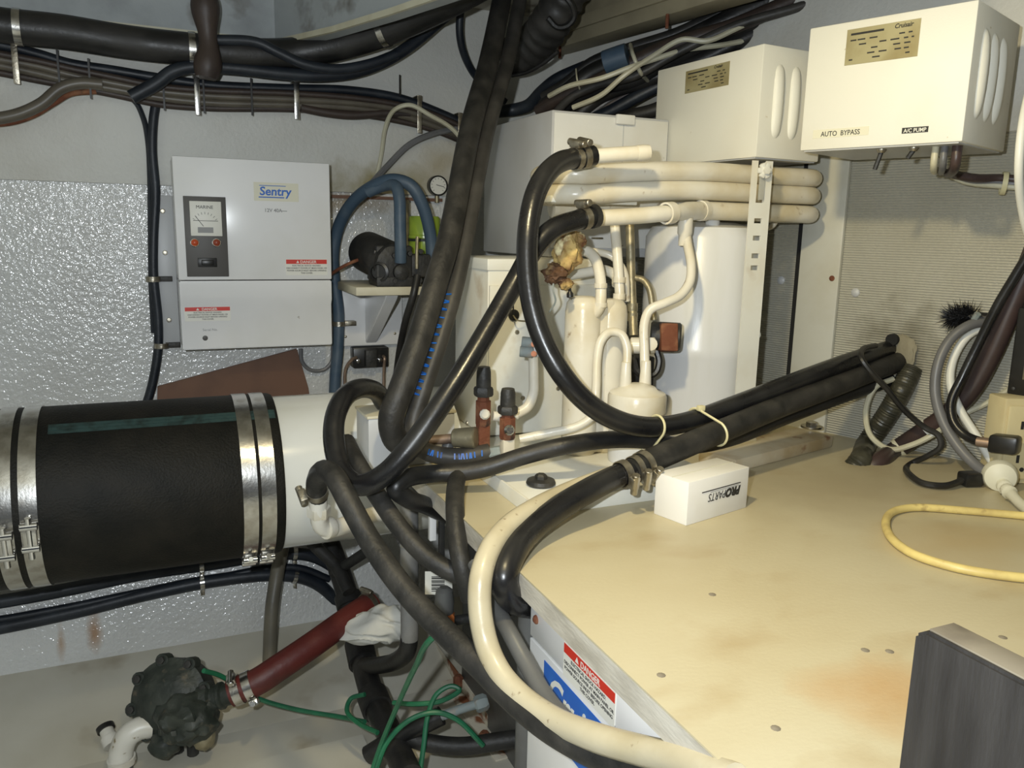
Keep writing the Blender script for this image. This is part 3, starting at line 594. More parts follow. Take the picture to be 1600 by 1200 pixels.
tn = hose('turn', l3, lambda t: .0142 if t < .19 else pr*.97, 'pipe_cream', parent=co, n=16, k=4)
for x, w_ in ((1048, .018), (1094, .014)):
    q, qa = near(tn, x, 332); MB().ringband(q, qa, pr*.9, w_, .0035, 20).build('socket', 'pipe_cream', co)
q = near(tn, 1071, 332)[0]-Z3*.012; MB().lathe(q, (0, 0, -1), [(.014, 0), (.0135, .028), (.011, .032), (.0105, .05)], 18).build('tee', 'pipe_cream', co)
st = thing('inlet_stub', P(970, 242, 1.36), 'short capped cream pipe stub above the coil', 'pipe')
hose('pipe', Ps((905, 247, 1.335), (940, 243, 1.345), (1000, 239, 1.36)), .0125, 'pipe_cream', parent=st)
MB().lathe(P(995, 239.5, 1.359), P(1016, 238, 1.364)-P(995, 239.5, 1.359), [(.0132, 0), (.0138, .010), (.0125, .022), (.006, .026), (0, .026)], 18).build('cap', 'pipe_cream', st)
MB().obox(P(860, 305, 1.42), X3*.18, Y3*.03, Z3*-.012, .002).build('coil_support', 'box_cream', co)
hose('small_pipe', [PW(1188, 355, .10), PW(1203, 355, .09), PW(1212, 345, .09), PW(1212, 330, .09)], .006, 'pipe_cream', parent=co)
# vertical dark pipe, solenoid and coiled wire between the tanks
so = thing('solenoid_valve', P(1000, 540, 1.5), 'solenoid valve with rusty square coil between the tanks', 'valve')
hose('riser_pipe', Ps((984, 352, 1.54), (986, 420, 1.54), (988, 480, 1.54), (990, 525, 1.53)), .0085, 'brass_dirty', parent=so)
for y in (480, 495): MB().ringband(P(988, y, 1.54), Z3, .0086, .016, .002, 16).build('sleeve', 'brass_dirty', so)
MB().cyl(P(985, 540, 1.5), P(1024, 540, 1.49), .0155).build('body', 'pipe_cream', so); MB().lathe(P(1016, 538, 1.475), -FW, [(.012, 0), (.012, .008), (0, .009)], 14).build('plug', 'pipe_cream', so)
MB().cyl(P(1016, 524, 1.52), P(1064, 527, 1.51), .027, 20).build('coil_housing', 'black_iron', so)
q = P(1033, 504, 1.48); MB().obox(q, P(1060, 505, 1.48)-q, P(1033, 548, 1.48)-q, FW*.05, .003).build('coil_cover', 'rust', so)
hose('hook_pipe', Ps((993, 434, 1.53), (1004, 437, 1.525), (1014, 450, 1.52), (1019, 475, 1.52), (1022, 500, 1.52)), .0062, 'brass_dirty', parent=so, n=10)
hose('coiled_wire', Ps((1026, 548, 1.5), (1030, 565, 1.5), (1024, 583, 1.5), (1008, 588, 1.5), (994, 578, 1.5), (988, 560, 1.5), (978, 570, 1.53), (972, 600, 1.54), (972, 625, 1.55)), .0065, 'rubber', parent=so, n=8)
MB().box(P(974, 600, 1.56)-V((.0, .0, .06)), P(974, 600, 1.56)+V((.07, .03, .05)), .003).build('bracket', 'black_iron', so)
# service valves in front of the cabinet
def service_valve(x, y0, y1, d, wpx, label, lower, bolt_mat):
    s_ = wpx*d/FPX; t = P(x, y0, d); b_ = P(x+1, y1, d); v = thing('service_valve', b_, label, 'valve', 'service valves on the base pan'); h = t.z-b_.z
    o = V((t.x, t.y, b_.z))
    MB().lathe(o+Z3*(h*.74), Z3, [(s_*.40, 0), (s_*.42, .004), (s_*.40, h*.2), (s_*.34, h*.26), (0, h*.262)], 16).build('cap', 'black_iron', v)
    MB().lathe(o+Z3*(h*.64), Z3, [(s_*.5, 0), (s_*.56, .003), (s_*.56, h*.09), (s_*.5, h*.115)], 6).build('hex_nut', 'black_iron', v)
    MB().lathe(o+Z3*(h*.28), Z3, [(s_*.40, 0), (s_*.46, .004), (s_*.46, h*.3), (s_*.36, h*.31), (s_*.36, h*.37)], 8).build('body', 'rust', v)
    MB().obox(o-V((s_*.34, s_*.3, 0)), X3*s_*.68, Y3*s_*.6, Z3*(h*.29), .002).build('base', lower, v)
    MB().lathe(o+Z3*(h*.44)-V((.2, .9, 0)).normalized()*s_*.44, (-.2, -.95, .1), [(s_*.30, 0), (s_*.30, .005), (s_*.2, .008), (0, .008)], 10).build('bolt', bolt_mat, v)
    return v
v1 = service_valve(756, 573, 706, 1.36, 28, 'taller rusty service valve with black cap and cream bolt', 'rust', 'pipe_cream')
v2 = service_valve(794, 607, 722, 1.33, 29, 'shorter service valve with black cap and silver bolt', 'rusty_white', 'steel')
MB().cyl(P(744, 684, 1.36), P(708, 684, 1.37), .019, 16, .016).build('brass_socket', 'brass_dirty', v1)
MB().cyl(P(709, 685, 1.37), P(672, 688, 1.38), .0085).build('copper_tube', 'copper', v1)
MB().tube(Ps((702, 690, 1.385), (698, 708, 1.385), (712, 717, 1.385), (740, 716, 1.385)), .010, 12).build('elbow', 'pvc_grey', v1)
MB().lathe(P(786, 706, 1.36), P(760, 711, 1.37)-P(786, 706, 1.36), [(.012, 0), (.013, .01), (.013, .024), (.011, .03)], 6).build('union_nut', 'verdigris', v2)
MB().tube(Ps((770, 650, 1.37), (790, 652, 1.375), (808, 648, 1.38)), .0085, 10).build('side_pipe', 'pipe_cream', v1)
ch2 = tag(hose('charging_line', Ps((833, 555, 1.41), (834, 590, 1.405), (833, 615, 1.40), (824, 636, 1.395), (806, 647, 1.39)), .0088, 'pipe_cream'), 'bent cream charging line with capped grey manifold on the cabinet', 'pipe')
for y, xa_ in ((535, 815), (550, 812)):
    MB().cyl(P(xa_, y-1, 1.385), P(833, y+1, 1.385), .0095, 12).build('manifold', 'verdigris', ch2)
    q = P(834, y+3, 1.372); MB().lathe(q, -FW, [(.005, 0), (.005, .006), (0, .0065)], 10).build('copper_end', 'copper_end', ch2)
MB().obox(P(826, 540, 1.39), P(842, 540, 1.39)-P(826, 540, 1.39), Z3*-.02, FW*.012, .002).build('manifold', 'grey_enamel', ch2)

# ------------------------------------------------------------------ electrical boxes over the coil
def elec_box(tl, tr, dl, drr, hgt, depth, name, label):
    a = P(*tl, dl); b = P(*tr, drr); z = (a.z+b.z)/2; a.z = b.z = z; r = (b-a); W = r.length; r.normalize()
    fr = Fr(a-Z3*hgt, r, Z3); t = thing(name, a-Z3*hgt, label, 'electrical box')
    fr.box(MB(), 0, W, 0, hgt, -depth, 0, .0025).build('housing', 'box_cream', t)
    fr.box(MB(), .006, W-.006, -.002, .002, -depth+.004, -.004).build('bottom_plate', 'grey_enamel', t)
    fs = Fr(fr.pt(W, 0, 0), -fr.n, Z3); return t, fr, fs, W
b1, f1, s1_, W1 = elec_box((1028, 108), (1194, 70), 1.733, 1.467, .2, .165, 'electrical_box', 'smaller cream electrical box with aged nameplate above coil')
b2, f2_, s2_, W2 = elec_box((1266, 43), (1530, 0), 1.363, 1.178, .2, .20, 'electrical_box', 'larger cream electrical box labelled auto bypass')
for t, fs_, h in ((b1, s1_, .2), (b2, s2_, .2)):
    for k in range(3):
        c = .045+.042*k
        pts = [fs_.pt(c, .04, -.014), fs_.pt(c, .052, -.008), fs_.pt(c, .153, -.008), fs_.pt(c, .165, -.014)]
        MB().sweep(spline(pts, 6), .014, 14).build('louvre', 'box_cream', t)
def plate(t, fr, a0, a1, b0, b1, ):
    n = fr.box(MB(), a0, a1, b0, b1, 0, .0008, .0003).build('nameplate', 'plate_aged', t, True); w_, h_ = a1-a0, b1-b0
    fr.text('lettering', 'Cruisair', a0+w_*.66, b1-h_*.17, h_*.17, 'ink', n, .001, 'LEFT', h_*.004, .2, min(1, w_*.3/(h_*.17*4)))
    mb = MB(); random.seed(3)
    fr.box(mb, a0+w_*.06, a0+w_*.52, b1-h_*.18, b1-h_*.12, .0008, .0010)
    for i in range(5):
        y = b0+h_*(.12+.135*i); x = a0+w_*.06
        while x < a0+w_*.9:
            l = w_*random.uniform(.03, .12)
            if random.random() < .6: fr.box(mb, x, min(x+l, a1-w_*.05), y, y+h_*.04, .0008, .0010)
            x += l+w_*random.uniform(.015, .06)
    mb.build('printed_text', 'ink', n, True)['kind'] = 'stuff'
    return n
def on(fr, x, y):
    r = ray(x, y); p = CAM+r*((fr.o-CAM).dot(fr.n)/r.dot(fr.n)); return (p-fr.o).dot(fr.r), (p-fr.o).dot(fr.u)
a0, b0 = on(f1, 1070, 150); a1, bq = on(f1, 1141, 96); plate(b1, f1, a0, a1, b0+.004, bq+.001)
a0, b0 = on(f2_, 1319, 106); a1, bq = on(f2_, 1440, 28); plate(b2, f2_, a0, a1, b0+.003, bq)
a0, b0 = on(f2_, 1270, 215); a1, bq = on(f2_, 1358, 200); l = f2_.box(MB(), a0, a1, b0-.002, bq+.003, 0, .0006).build('tape_label', 'label_cream', b2, True)
f2_.text('lettering', 'AUTO  BYPASS', (a0+a1)/2, (b0+bq)/2-.004, .0115, 'ink', l, .0008, 'CENTER', .0001, 0, .88)
a0, b0 = on(f2_, 1409, 208); a1, bq = on(f2_, 1451, 198); l = f2_.box(MB(), a0, a1, b0-.001, bq+.001, 0, .0006).build('tape_label', 'ink', b2, True)
f2_.text('lettering', 'A/C PUMP', (a0+a1)/2, (b0+bq)/2-.0032, .0085, 'label_white', l, .0008, 'CENTER', .0001, 0, .9)
for x, y, L_ in ((1366, 226, .028), (1417, 222, .012)):
    a, _ = on(f2_, x, y); q = f2_.pt(a, 0, -.03); k = MB().lathe(q, (0, 0, -1), [(.008, 0), (.008, .004), (.005, .008)], 12).build('toggle_switch', 'steel_dirty', b2)
    MB().cyl(q-Z3*.006, q-Z3*(.006+L_)-f2_.r*.008, .004, 8).build('lever', 'black_iron', k)
for x, rr, mt, dx in ((1448, .0055, 'cream_cable', 0), (1462, .0055, 'grey_cable', 6), (1482, .0075, 'purple_brown', 14)):
    a, _ = on(f2_, x, 222); q = f2_.pt(a, 0, -.04)
    cbl = hose('box_cable', [q+Z3*.01, q-Z3*.03, PW(1475+dx, 268+dx*.3, .11), PW(1510+dx, 284-dx*.4, .08), PW(1560, 290-dx*.8, .05), PW(1640, 296-dx, .03), PW(1800, 290-dx, .025), PW(2100, 280-dx, .02)], rr, mt, {'cream_cable': 'cream cable leaving the underside of the larger box', 'grey_cable': 'grey cable leaving the underside of the larger box', 'purple_brown': 'dark brown cable leaving the underside of the larger box'}[mt], 'cable', group='cables below the larger box')
p, a = near(cbl, 1565, 285); MB().ringband(p+V((0, 0, -.008)), a, .018, .008, .002, 16).build('cable_clip', 'tie_cream', cbl)

# ------------------------------------------------------------------ hoses
A1 = hose('rubber_hose', Ps((792, -40, 1.80), (763, 100, 1.66), (735, 202, 1.56), (702, 371, 1.45), (681, 442, 1.41), (655, 528, 1.37), (624, 615, 1.34), (611, 652, 1.34), (616, 684, 1.355), (640, 697, 1.39), (672, 688, 1.385)), .0212, 'rubber_dusty', 'dusty grey rubber hose descending from deck to the copper fitting', group='pair of hoses from the deck')
A2 = hose('rubber_hose', Ps((820, -40, 1.84), (792, 100, 1.70), (762, 202, 1.60), (728, 371, 1.49), (713, 442, 1.455), (688, 528, 1.42), (661, 610, 1.40), (645, 665, 1.395), (651, 694, 1.38), (680, 710, 1.36), (722, 714, 1.36), (764, 707, 1.37)), .0155, 'rubber_grey', 'grey rubber hose with blue lettering, right of the hose pair', group='pair of hoses from the deck')
def marks(h, x0, y0, x1, y1, n, parent):
    mb = MB(); random.seed(5)
    for i in range(n):
        t = i/(n-1); x, y = x0+(x1-x0)*t, y0+(y1-y0)*t; p, a = near(h, x, y); v = (CAM-p); v = (v-a*v.dot(a)).normalized(); u = a.cross(v)
        sx_ = random.uniform(-.35, .35)
        if random.random() < .2: continue
        s_ = (v+u*.55*(1 if y1 > y0+60 else -.1)).normalized(); u2 = a.cross(s_)
        c = p+s_*.0157
        mb.obox(c-u2*.005-a*.0010+a*sx_*.003, u2*.010+a*sx_*.005, a*.0022, s_*.0006)
    o = mb.build('printed_marking', 'label_blue', parent, True); o['kind'] = 'stuff'
marks(A2, 674, 708, 694, 713, 8, A2); marks(A2, 712, 714, 750, 710, 14, A2); marks(A2, 712, 470, 655, 620, 46, A2)
B = hose('rubber_hose', Ps((932, 337, 1.345), (898, 345, 1.32), (864, 358, 1.30), (835, 388, 1.29), (805, 440, 1.28), (762, 515, 1.25), (720, 585, 1.22), (680, 645, 1.20), (640, 700, 1.19), (600, 742, 1.19), (563, 758, 1.2), (537, 742, 1.22), (523, 700, 1.25), (523, 655, 1.28), (537, 622, 1.31), (562, 607, 1.36), (588, 612, 1.42), (600, 630, 1.46)), .0168, 'rubber_shiny', 'shiny black hose from lower coil pipe looping beside grey box')
hclamp(B, 911, 343, .0172, .012, V((0, 0, 1))); MB().ringband(near(B, 926, 339)[0], near(B, 926, 339)[1], .0168, .010, .003, 20).build('hose_collar', 'rubber_dusty', B)
C = hose('rubber_hose', Ps((928, 243, 1.343), (903, 247, 1.33), (878, 252, 1.30), (855, 270, 1.27), (836, 305, 1.25), (825, 360, 1.24), (824, 420, 1.24), (832, 480, 1.24), (850, 535, 1.24), (878, 585, 1.24), (915, 627, 1.25), (960, 655, 1.27), (1010, 667, 1.30), (1070, 660, 1.34), (1150, 632, 1.39), (1240, 597, 1.46), (1320, 567, 1.54), (1394, 543, 1.645)), .0168, 'rubber_shiny', 'black hose curving from capped stub across to the hull side')
hclamp(C, 899, 248, .0172, .011, V((0, -.2, 1))); hclamp(C, 914, 245, .0172, .011, V((0, -.2, 1)))
Eh = hose('rubber_hose', Ps((985, 738, 1.215), (1015, 721, 1.24), (1070, 697, 1.28), (1140, 668, 1.34), (1220, 635, 1.42), (1300, 605, 1.50), (1370, 578, 1.585), (1428, 557, 1.65)), .0195, 'rubber_dusty', 'thick dusty black hose from joint clamps to the hull side')
Dh = hose('rubber_hose', Ps((700, 806, 1.42), (664, 789, 1.33), (635, 778, 1.26), (618, 763, 1.24), (632, 749, 1.25), (668, 741, 1.28), (720, 738, 1.29), (760, 731, 1.29), (820, 712, 1.29), (880, 697, 1.29), (940, 688, 1.31), (1000, 687, 1.335), (1070, 697, 1.375), (1140, 685, 1.425), (1220, 654, 1.49), (1300, 624, 1.56), (1370, 600, 1.63), (1418, 583, 1.68)), .0146, 'rubber', 'long black hose crossing the table behind the joint clamps')
G = hose('rubber_hose', Ps((993, 733, 1.22), (960, 746, 1.20), (920, 766, 1.16), (870, 796, 1.12), (825, 832, 1.07), (797, 872, 1.02), (787, 905, 1.0), (797, 932, 1.02), (830, 946, 1.07), (880, 950, 1.18)), .0180, 'rubber_shiny', 'shiny black hose bending from joint clamps over the table edge')
hclamp(G, 977, 741, .0195, .012, V((.3, -1, -.3))); hclamp(Eh, 1006, 726, .0205, .012, V((.3, -1, -.6))); hclamp(G, 991, 734, .0198, .010, V((.6, -.8, -.2)))
F_ = hose('pvc_hose', Ps((985, 733, 1.26), (930, 752, 1.21), (880, 772, 1.17), (835, 795, 1.11), (795, 822, 1.06), (768, 855, 1.02), (752, 900, .99), (750, 950, .98), (760, 1005, .97), (780, 1050, .95), (815, 1090, .92), (865, 1125, .875), (930, 1152, .815), (1000, 1172, .765), (1070, 1190, .705), (1150, 1222, .64)), .0146, 'white_hose', 'thick cream plastic hose looping over the table edge')
H_ = hose('rubber_hose', Ps((497, 776, 1.28), (494, 758, 1.25), (498, 742, 1.22), (509, 735, 1.18), (524, 747, 1.15), (545, 785, 1.13), (575, 840, 1.11), (610, 893, 1.08), (650, 942, 1.05), (700, 992, 1.01), (750, 1040, .97), (800, 1090, .93), (855, 1135, .88), (920, 1172, .83), (990, 1200, .78), (1060, 1232, .72)), .0158, 'rubber_dusty', 'long black drain hose sloping down from the cream elbow')
hclamp(H_, 496, 768, .0162, .014, V((-1, -.2, 0)))
hose('rubber_hose', Ps((541, 690, 1.34), (556, 720, 1.29), (590, 775, 1.25), (625, 825, 1.22), (665, 868, 1.2), (705, 893, 1.19), (740, 906, 1.2), (790, 918, 1.27)), .0145, 'rubber_dusty', 'dusty black hose passing under the table behind the cream hose')
hose('rubber_hose', Ps((717, 736, 1.30), (712, 760, 1.26), (711, 795, 1.21), (714, 840, 1.18), (722, 885, 1.16), (735, 935, 1.17)), .0143, 'rubber_dusty', 'short dusty hose dropping over the table edge')
hose('grey_conduit', Ps((742, 880, 1.10), (768, 935, 1.055), (796, 988, 1.0), (824, 1040, .965), (852, 1088, .925), (890, 1132, .88), (945, 1172, .83), (1000, 1205, .78)), .0105, 'pvc_grey', 'flat grey conduit running behind the cream hose', 'conduit')
# cable ties on the hoses
def tie(parent, c1, c2, ax, r1, r2, mat='tie_cream', head=None):
    ax = ax.normalized(); d = c2-c1; d = d-ax*d.dot(ax); u = d.normalized(); v = ax.cross(u); c2 = c1+d; pts = []
    for i in range(33):
        an = 2*math.pi*i/32; w_ = u*math.cos(an)+v*math.sin(an); pts.append(c1+w_*r1 if math.cos(an) < 0 else c2+w_*r2)
    b = MB().sweep(pts, .0021, 6).build('cable_tie', mat, parent)
    if head: MB().obox(head-V((.006, .005, .005)), X3*.012, Y3*.009, Z3*.009, .001).build('tie_head', mat, b)
p, a = near(Eh, 1120, 678); p2, _ = near(C, 1098, 653); tie(Eh, p, p2, a, .0215, .0188, head=p2+V((-.004, -.008, .020)))
p, a = near(C, 1028, 667); p2, _ = near(Dh, 1034, 692); tie(C, p, p2, a, .0188, .0168)
# ------------------------------------------------------------------ grey box at the table corner
q = PZ(553, 708, TZ)
jb = thing('grey_junction_box', (q.x, q.y, TZ), 'plain grey metal box with cream top at the table corner', 'box')
bx0, by0 = q.x, 1.345; bh = P(556, 640, 1.45).z-TZ-.005
MB().box((bx0, by0, TZ), (bx0+.16, by0+.09, TZ+bh), .003).build('body', 'grey_enamel', jb); MB().box((bx0-.002, by0-.002, TZ+bh), (bx0+.162, by0+.092, TZ+bh+.005), .001).build('lid', 'shelf_wood', jb)

# ------------------------------------------------------------------ back wall services
def YP(*l, Y=2.05): return [PY(x, y, Y) for x, y in l]
main = hose('deck_hose', YP((-80, 24), (0, 39), (100, 50), (200, 66), (300, 77), (400, 85), (470, 82), Y=1.99)+[PY(545, 66, 1.95), PY(620, 40, 1.88), PY(690, 8, 1.80), PY(770, -35, 1.7)], .034, 'rubber', 'thick black hose slung below the deck ledge', 'hose')
for x, y in ((25, 45), (294, 70), (598, 52)):
    p, a = near(main, x, y); bb = MB().ringband(p, a, .034, .014, .002, 28).build('hanger_clip', 'steel', main); MB().obox(p+Z3*.033-a*.007, a*.014, Y3*.05, Z3*.004, .001).build('tab', 'steel', bb)
hose('deck_hose', YP((205, 152), (245, 130), (270, 112), (305, 104), (370, 107), (440, 115), (500, 118), (555, 112), (600, 96), (640, 72), (690, 30), (760, -30), Y=1.98), .0145, 'blue_black', 'blue black hose sagging below the thick deck hose', 'hose')
hose('deck_hose', YP((330, 62), (400, 66), (435, 82), (475, 100), (525, 108), (580, 99), (620, 84), Y=1.94), .011, 'blue_black', 'thin blue black hose looping under the deck ledge', 'hose')
hs = hose('hanging_strap', YP((318, -20), (322, 30), (326, 80), (322, 122), Y=1.93), lambda t: .018+.012*math.sin(t*9)*.6+.008*math.sin(t*3.1), 'brown_dark', 'dark brown rag-like strap hanging beside the deck hose clip', 'strap')
bl = [(-80, 80), (0, 93), (60, 104), (110, 117), (180, 131), (250, 143), (330, 150), (450, 155), (540, 160), (620, 170), (680, 188), (745, 220), (800, 262)]
bu = thing('cable_bundle', PY(300, 165, 2.06), 'clipped bundle of brown and blue cables along the wall', 'cable bundle')
for k, (dz, dy, mt, rr) in enumerate(((.026, 2.05, 'blue_black', .0105), (.011, 2.06, 'brown_cable', .0085), (.012, 2.04, 'brown_dark', .0075), (.0, 2.045, 'brown_cable', .0085), (-.013, 2.05, 'brown_cable', .0085), (-.025, 2.06, 'brown_dark', .008), (-.004, 2.07, 'brown_dark', .009))):
    pts = []
    for i, (x, y) in enumerate(bl):
        p = PY(x, y, dy); p.z += dz*(1+.12*math.sin(i*1.7+k)); pts.append(p)
    c_ = hose('cable', pts, rr, mt, parent=bu, n=10)
MB().tube(YP((470, 168), (510, 176), (550, 180), (600, 177), (640, 178), Y=2.05), .011, 10).build('cable', 'brown_dark', bu)
for x, y, mt in ((27, 98, 'steel_dirty'), (308, 149, 'steel'), (462, 157, 'steel'), (652, 180, 'steel_dirty'), (715, 206, 'steel_dirty')):
    p = PY(x, y, 2.05); a = (PY(x+20, y+4, 2.05)-PY(x-20, y-2, 2.05)).normalized(); u = a.cross(Y3)
    MB().obox(p-a*.007+Z3*.042-Y3*.024, a*.012, Y3*.003, Z3*-.088, .001).build('cable_clip', mt, bu)
    MB().obox(p-a*.007+Z3*.042-Y3*.024, a*.012, Y3*.06, Z3*.003, .001).build('clip_arm', mt, bu)
for x, y in ((94, 112), (142, 125), (256, 144), (392, 153), (318, 149)):
    p = PY(x, y, 2.05); MB().obox(p+V((-.003, -.026, .04)), V((.004, 0, 0)), V((0, .003, 0)), V((.0, 0, -.082))).build('cable_tie', 'black_plastic', bu)
MB().obox(PY(624, 150, 2.02), X3*.003, Y3*.003, Z3*.05).build('tie_tail', 'black_plastic', bu)
br = hose('branch_cable', YP((160, 132), (125, 130), (95, 138), (65, 162), (30, 178), (-10, 186), (-60, 190), Y=2.03), .0125, 'brown_cable', 'brown cable branching down from bundle at left frame edge', 'cable')
hose('strand', YP((150, 142), (110, 146), (85, 160), (55, 178), (20, 190), (-40, 196), Y=2.045), .007, 'rust', parent=br, n=8)
dc = hose('drop_cable', YP((246, 150), (240, 185), (238, 235), (243, 300), (240, 370), (240, 430), (247, 500), (247, 545), (238, 600), (226, 640), Y=2.075), .0105, 'blue_black', 'blue black cable dropping down the wall left of charger', 'cable')
hose('strand', YP((185, 146), (210, 158), (224, 185), (231, 220), (234, 270), (235, 370), (236, 440), (240, 520), Y=2.08), .006, 'blue_black', parent=dc, n=8)
for x, y in ((239, 436), (252, 540)):
    p = PY(x, y, 2.07); k = MB().ringband(p, Z3, .014, .012, .002, 18).build('cable_clip', 'steel_dirty', dc); MB().obox(p+V((.012, .0, -.006)), X3*.03, Y3*.02, Z3*.012, .001).build('tab', 'black_iron', k)
hose('thin_cable', [PY(735, 235, 2.0), PY(705, 200, 1.99), PY(672, 180, 1.985), PY(640, 164, 1.985), PY(616, 172, 2.0), PY(602, 200, 2.04), PY(596, 240, 2.07), PY(588, 275, 2.075), PY(572, 300, 2.0)], .0055, 'cream_cable', 'thin cream cable looping in front of the bundle', 'cable', n=8)
hose('thin_cable', [PY(720, 200, 2.04), PY(680, 208, 2.05), PY(640, 226, 2.06), PY(605, 260, 2.06), PY(580, 287, 2.03), PY(560, 305, 2.0)], .008, 'grey_cable', 'dark grey cable slanting down to the blue hoses', 'cable', n=8)
b1_ = hose('blue_hose', [PY(522, 640, 2.06), PY(524, 590, 2.06), PY(528, 545, 2.06), PY(529, 490, 2.06), PY(523, 440, 2.06), PY(521, 395, 2.05), PY(530, 352, 2.03), PY(552, 315, 1.98), PY(585, 290, 1.92), PY(615, 281, 1.88), PY(642, 290, 1.86), PY(660, 320, 1.86), PY(672, 365, 1.87), PY(676, 420, 1.88)], .0148, 'blue_hose', 'long blue hose arching over the pump and down behind charger', 'hose')
p, a = near(b1_, 526, 508); k = MB().ringband(p, a, .015, .012, .002, 18).build('hose_clip', 'steel_dirty', b1_); MB().obox(p+V((.014, -.006, -.006)), X3*.03, Y3*.03, Z3*.012, .001).build('tab', 'steel_dirty', k)
hose('blue_hose', [PY(575, 300, 1.93), PY(600, 290, 1.90), PY(618, 291, 1.86), PY(624, 310, 1.84), PY(625, 350, 1.835), PY(626, 385, 1.835), PY(626, 410, 1.84)], .0138, 'blue_hose', 'short blue hose dropping onto the pump head', 'hose')
# gauge
pg = PY(685, 290, 2.07); ga = thing('pressure_gauge', pg-Z3*.026, 'small round pressure gauge with white dial on the wall', 'gauge')
MB().lathe(pg+Y3*.025, (0, -1, 0), [(.024, 0), (.026, .004), (.026, .026), (.023, .028), (.0225, .024), (0, .024)], 32).build('case', 'black_plastic', ga)
dl = MB().lathe(pg+Y3*.0015, (0, -1, 0), [(.0222, 0), (.0222, .001)], 32).build('dial', 'label_white', ga)
fg_ = Fr(pg+Y3*.0002, X3, Z3); mb = MB()
for i in range(11):
    an = R(225-27*i); mb.sweep([fg_.pt(.016*math.cos(an), .016*math.sin(an), .0006), fg_.pt(.020*math.cos(an), .020*math.sin(an), .0006)], .0005, 4)
mb.build('scale_marks', 'ink', dl)['kind'] = 'stuff'; MB().sweep([fg_.pt(-.006, .002, .001), fg_.pt(.016, -.003, .001)], .0007, 5).build('needle', 'ink', dl)
MB().cyl(pg-Z3*.024+Y3*.012, pg-Z3*.044+Y3*.012, .006).build('stem', 'brass_dirty', ga)
# shelf, bracket and pump
zsf = PY(556, 448, 1.86).z; sx0, sx1 = PY(554, 450, 1.86).x, PY(672, 450, 1.86).x+.03; ysf = 1.845
sh = thing('wall_shelf', ((sx0+sx1)/2, 2.0, zsf-.02), 'small wooden shelf on white gusset bracket under the pump', 'shelf')
MB().box((sx0, ysf, zsf-.02), (sx1, YW-.0005, zsf), .002).build('board', 'shelf_wood', sh)
zbk = PY(560, 540, YW-.02).z
MB().box((PY(528, 450, YW-.02).x, YW-.022, zbk), (PY(628, 450, YW-.02).x, YW-.001, zsf-.021), .002).build('back_plate', 'charger_white', sh)
gx = PY(585, 500, 1.98).x; MB().prism([(gx, YW-.022, zsf-.021), (gx, ysf+.02, zsf-.021), (gx, ysf+.035, zsf-.035), (gx, YW-.022, zbk+.006)], (.03, 0, 0), .002).build('gusset', 'charger_white', sh)
for x, y in ((533, 467), (540, 526), (614, 469), (617, 521)): MB().lathe(PY(x, y, YW-.022), (0, -1, 0), [(.004, 0), (.003, .002), (0, .003)], 8).build('screw', 'steel_dirty', sh)
wp = thing('water_pump', PY(612, 455, 1.9), 'black water pump with round motor on the small shelf', 'pump')
m0, m1 = PY(571, 392, 2.0), PY(612, 412, 1.86)
MB().lathe(m0, m1-m0, [(.03, 0), (.047, .004), (.05, .012), (.05, (m1-m0).length-.02), (.046, (m1-m0).length)], 32).build('motor', 'rubber_dusty', wp)
q = PY(592, 455, 1.855); zp = zsf+.0005
hx0_, hx1_ = PY(588, 420, 1.85).x, PY(645, 420, 1.85).x
MB().box((hx0_, 1.85, zp), (hx1_, 1.93, zp+.095), .006).build('pump_head', 'black_iron', wp)
MB().box((hx0_-.004, 1.855, zp+.012), (hx0_+.006, 1.925, zp+.085), .004).build('end_plate', 'black_plastic', wp)
MB().lathe(PY(592, 425, 1.852), (-.5, -.85, 0), [(.024, 0), (.024, .004), (.018, .006), (.016, .002), (0, .002)], 20).build('cover_eye', 'black_plastic', wp)
MB().box((hx0_, 1.845, zp-.0), (hx1_+.02, 1.855, zp+.022), .002).build('foot', 'black_iron', wp)
for x, y in ((616, 399), (640, 396), (657, 393), (617, 439), (656, 438)): MB().lathe(PY(x, y, 1.848), (0, -1, 0), [(.007, 0), (.006, .006), (0, .007)], 6).build('bolt', 'black_iron', wp)
MB().lathe(PY(625, 425, 1.85), (0, -1, 0), [(.018, 0), (.018, .015), (.010, .02), (0, .02)], 18).build('port', 'black_iron', wp)
MB().box((hx1_, 1.86, zp+.02), (hx1_+.05, 1.91, zp+.075), .006).build('strainer_block', 'black_iron', wp)
MB().tube([PY(652, 370, 1.84), PY(651, 395, 1.835), PY(651, 420, 1.835)], .004, 8).build('lever', 'brass_dirty', wp)
hose('motor_wire', [PY(562, 405, 1.93), PY(545, 412, 1.93), PY(530, 420, 1.95), PY(512, 432, 2.0)], .004, 'rust', parent=wp, n=8)
pb = PY(663, 370, 1.99); gs = thing('strainer_bowl', pb-Z3*.06, 'yellow green strainer bowl behind the pump', 'strainer')
MB().lathe(pb-Z3*.055, Z3, [(.036, 0), (.04, .01), (.04, .05), (.043, .052), (.043, .058), (.04, .06), (.04, .10), (.036, .106), (0, .106)], 28).build('bowl', 'green_bowl', gs)
MB().ringband(pb-Z3*.008, Z3, .0425, .006, .002, 28).build('band', 'pump_green', gs)
MB().cyl(pb-Z3*.055+V((-.045, 0, 0)), pb+Z3*.09+V((-.045, 0, 0)), .006).build('pipe', 'brass_dirty', gs)
MB().box((pb.x-.03, pb.y-.02, zsf+.0005), (pb.x+.03, pb.y+.02, pb.z-.054)).build('stand', 'black_iron', gs)
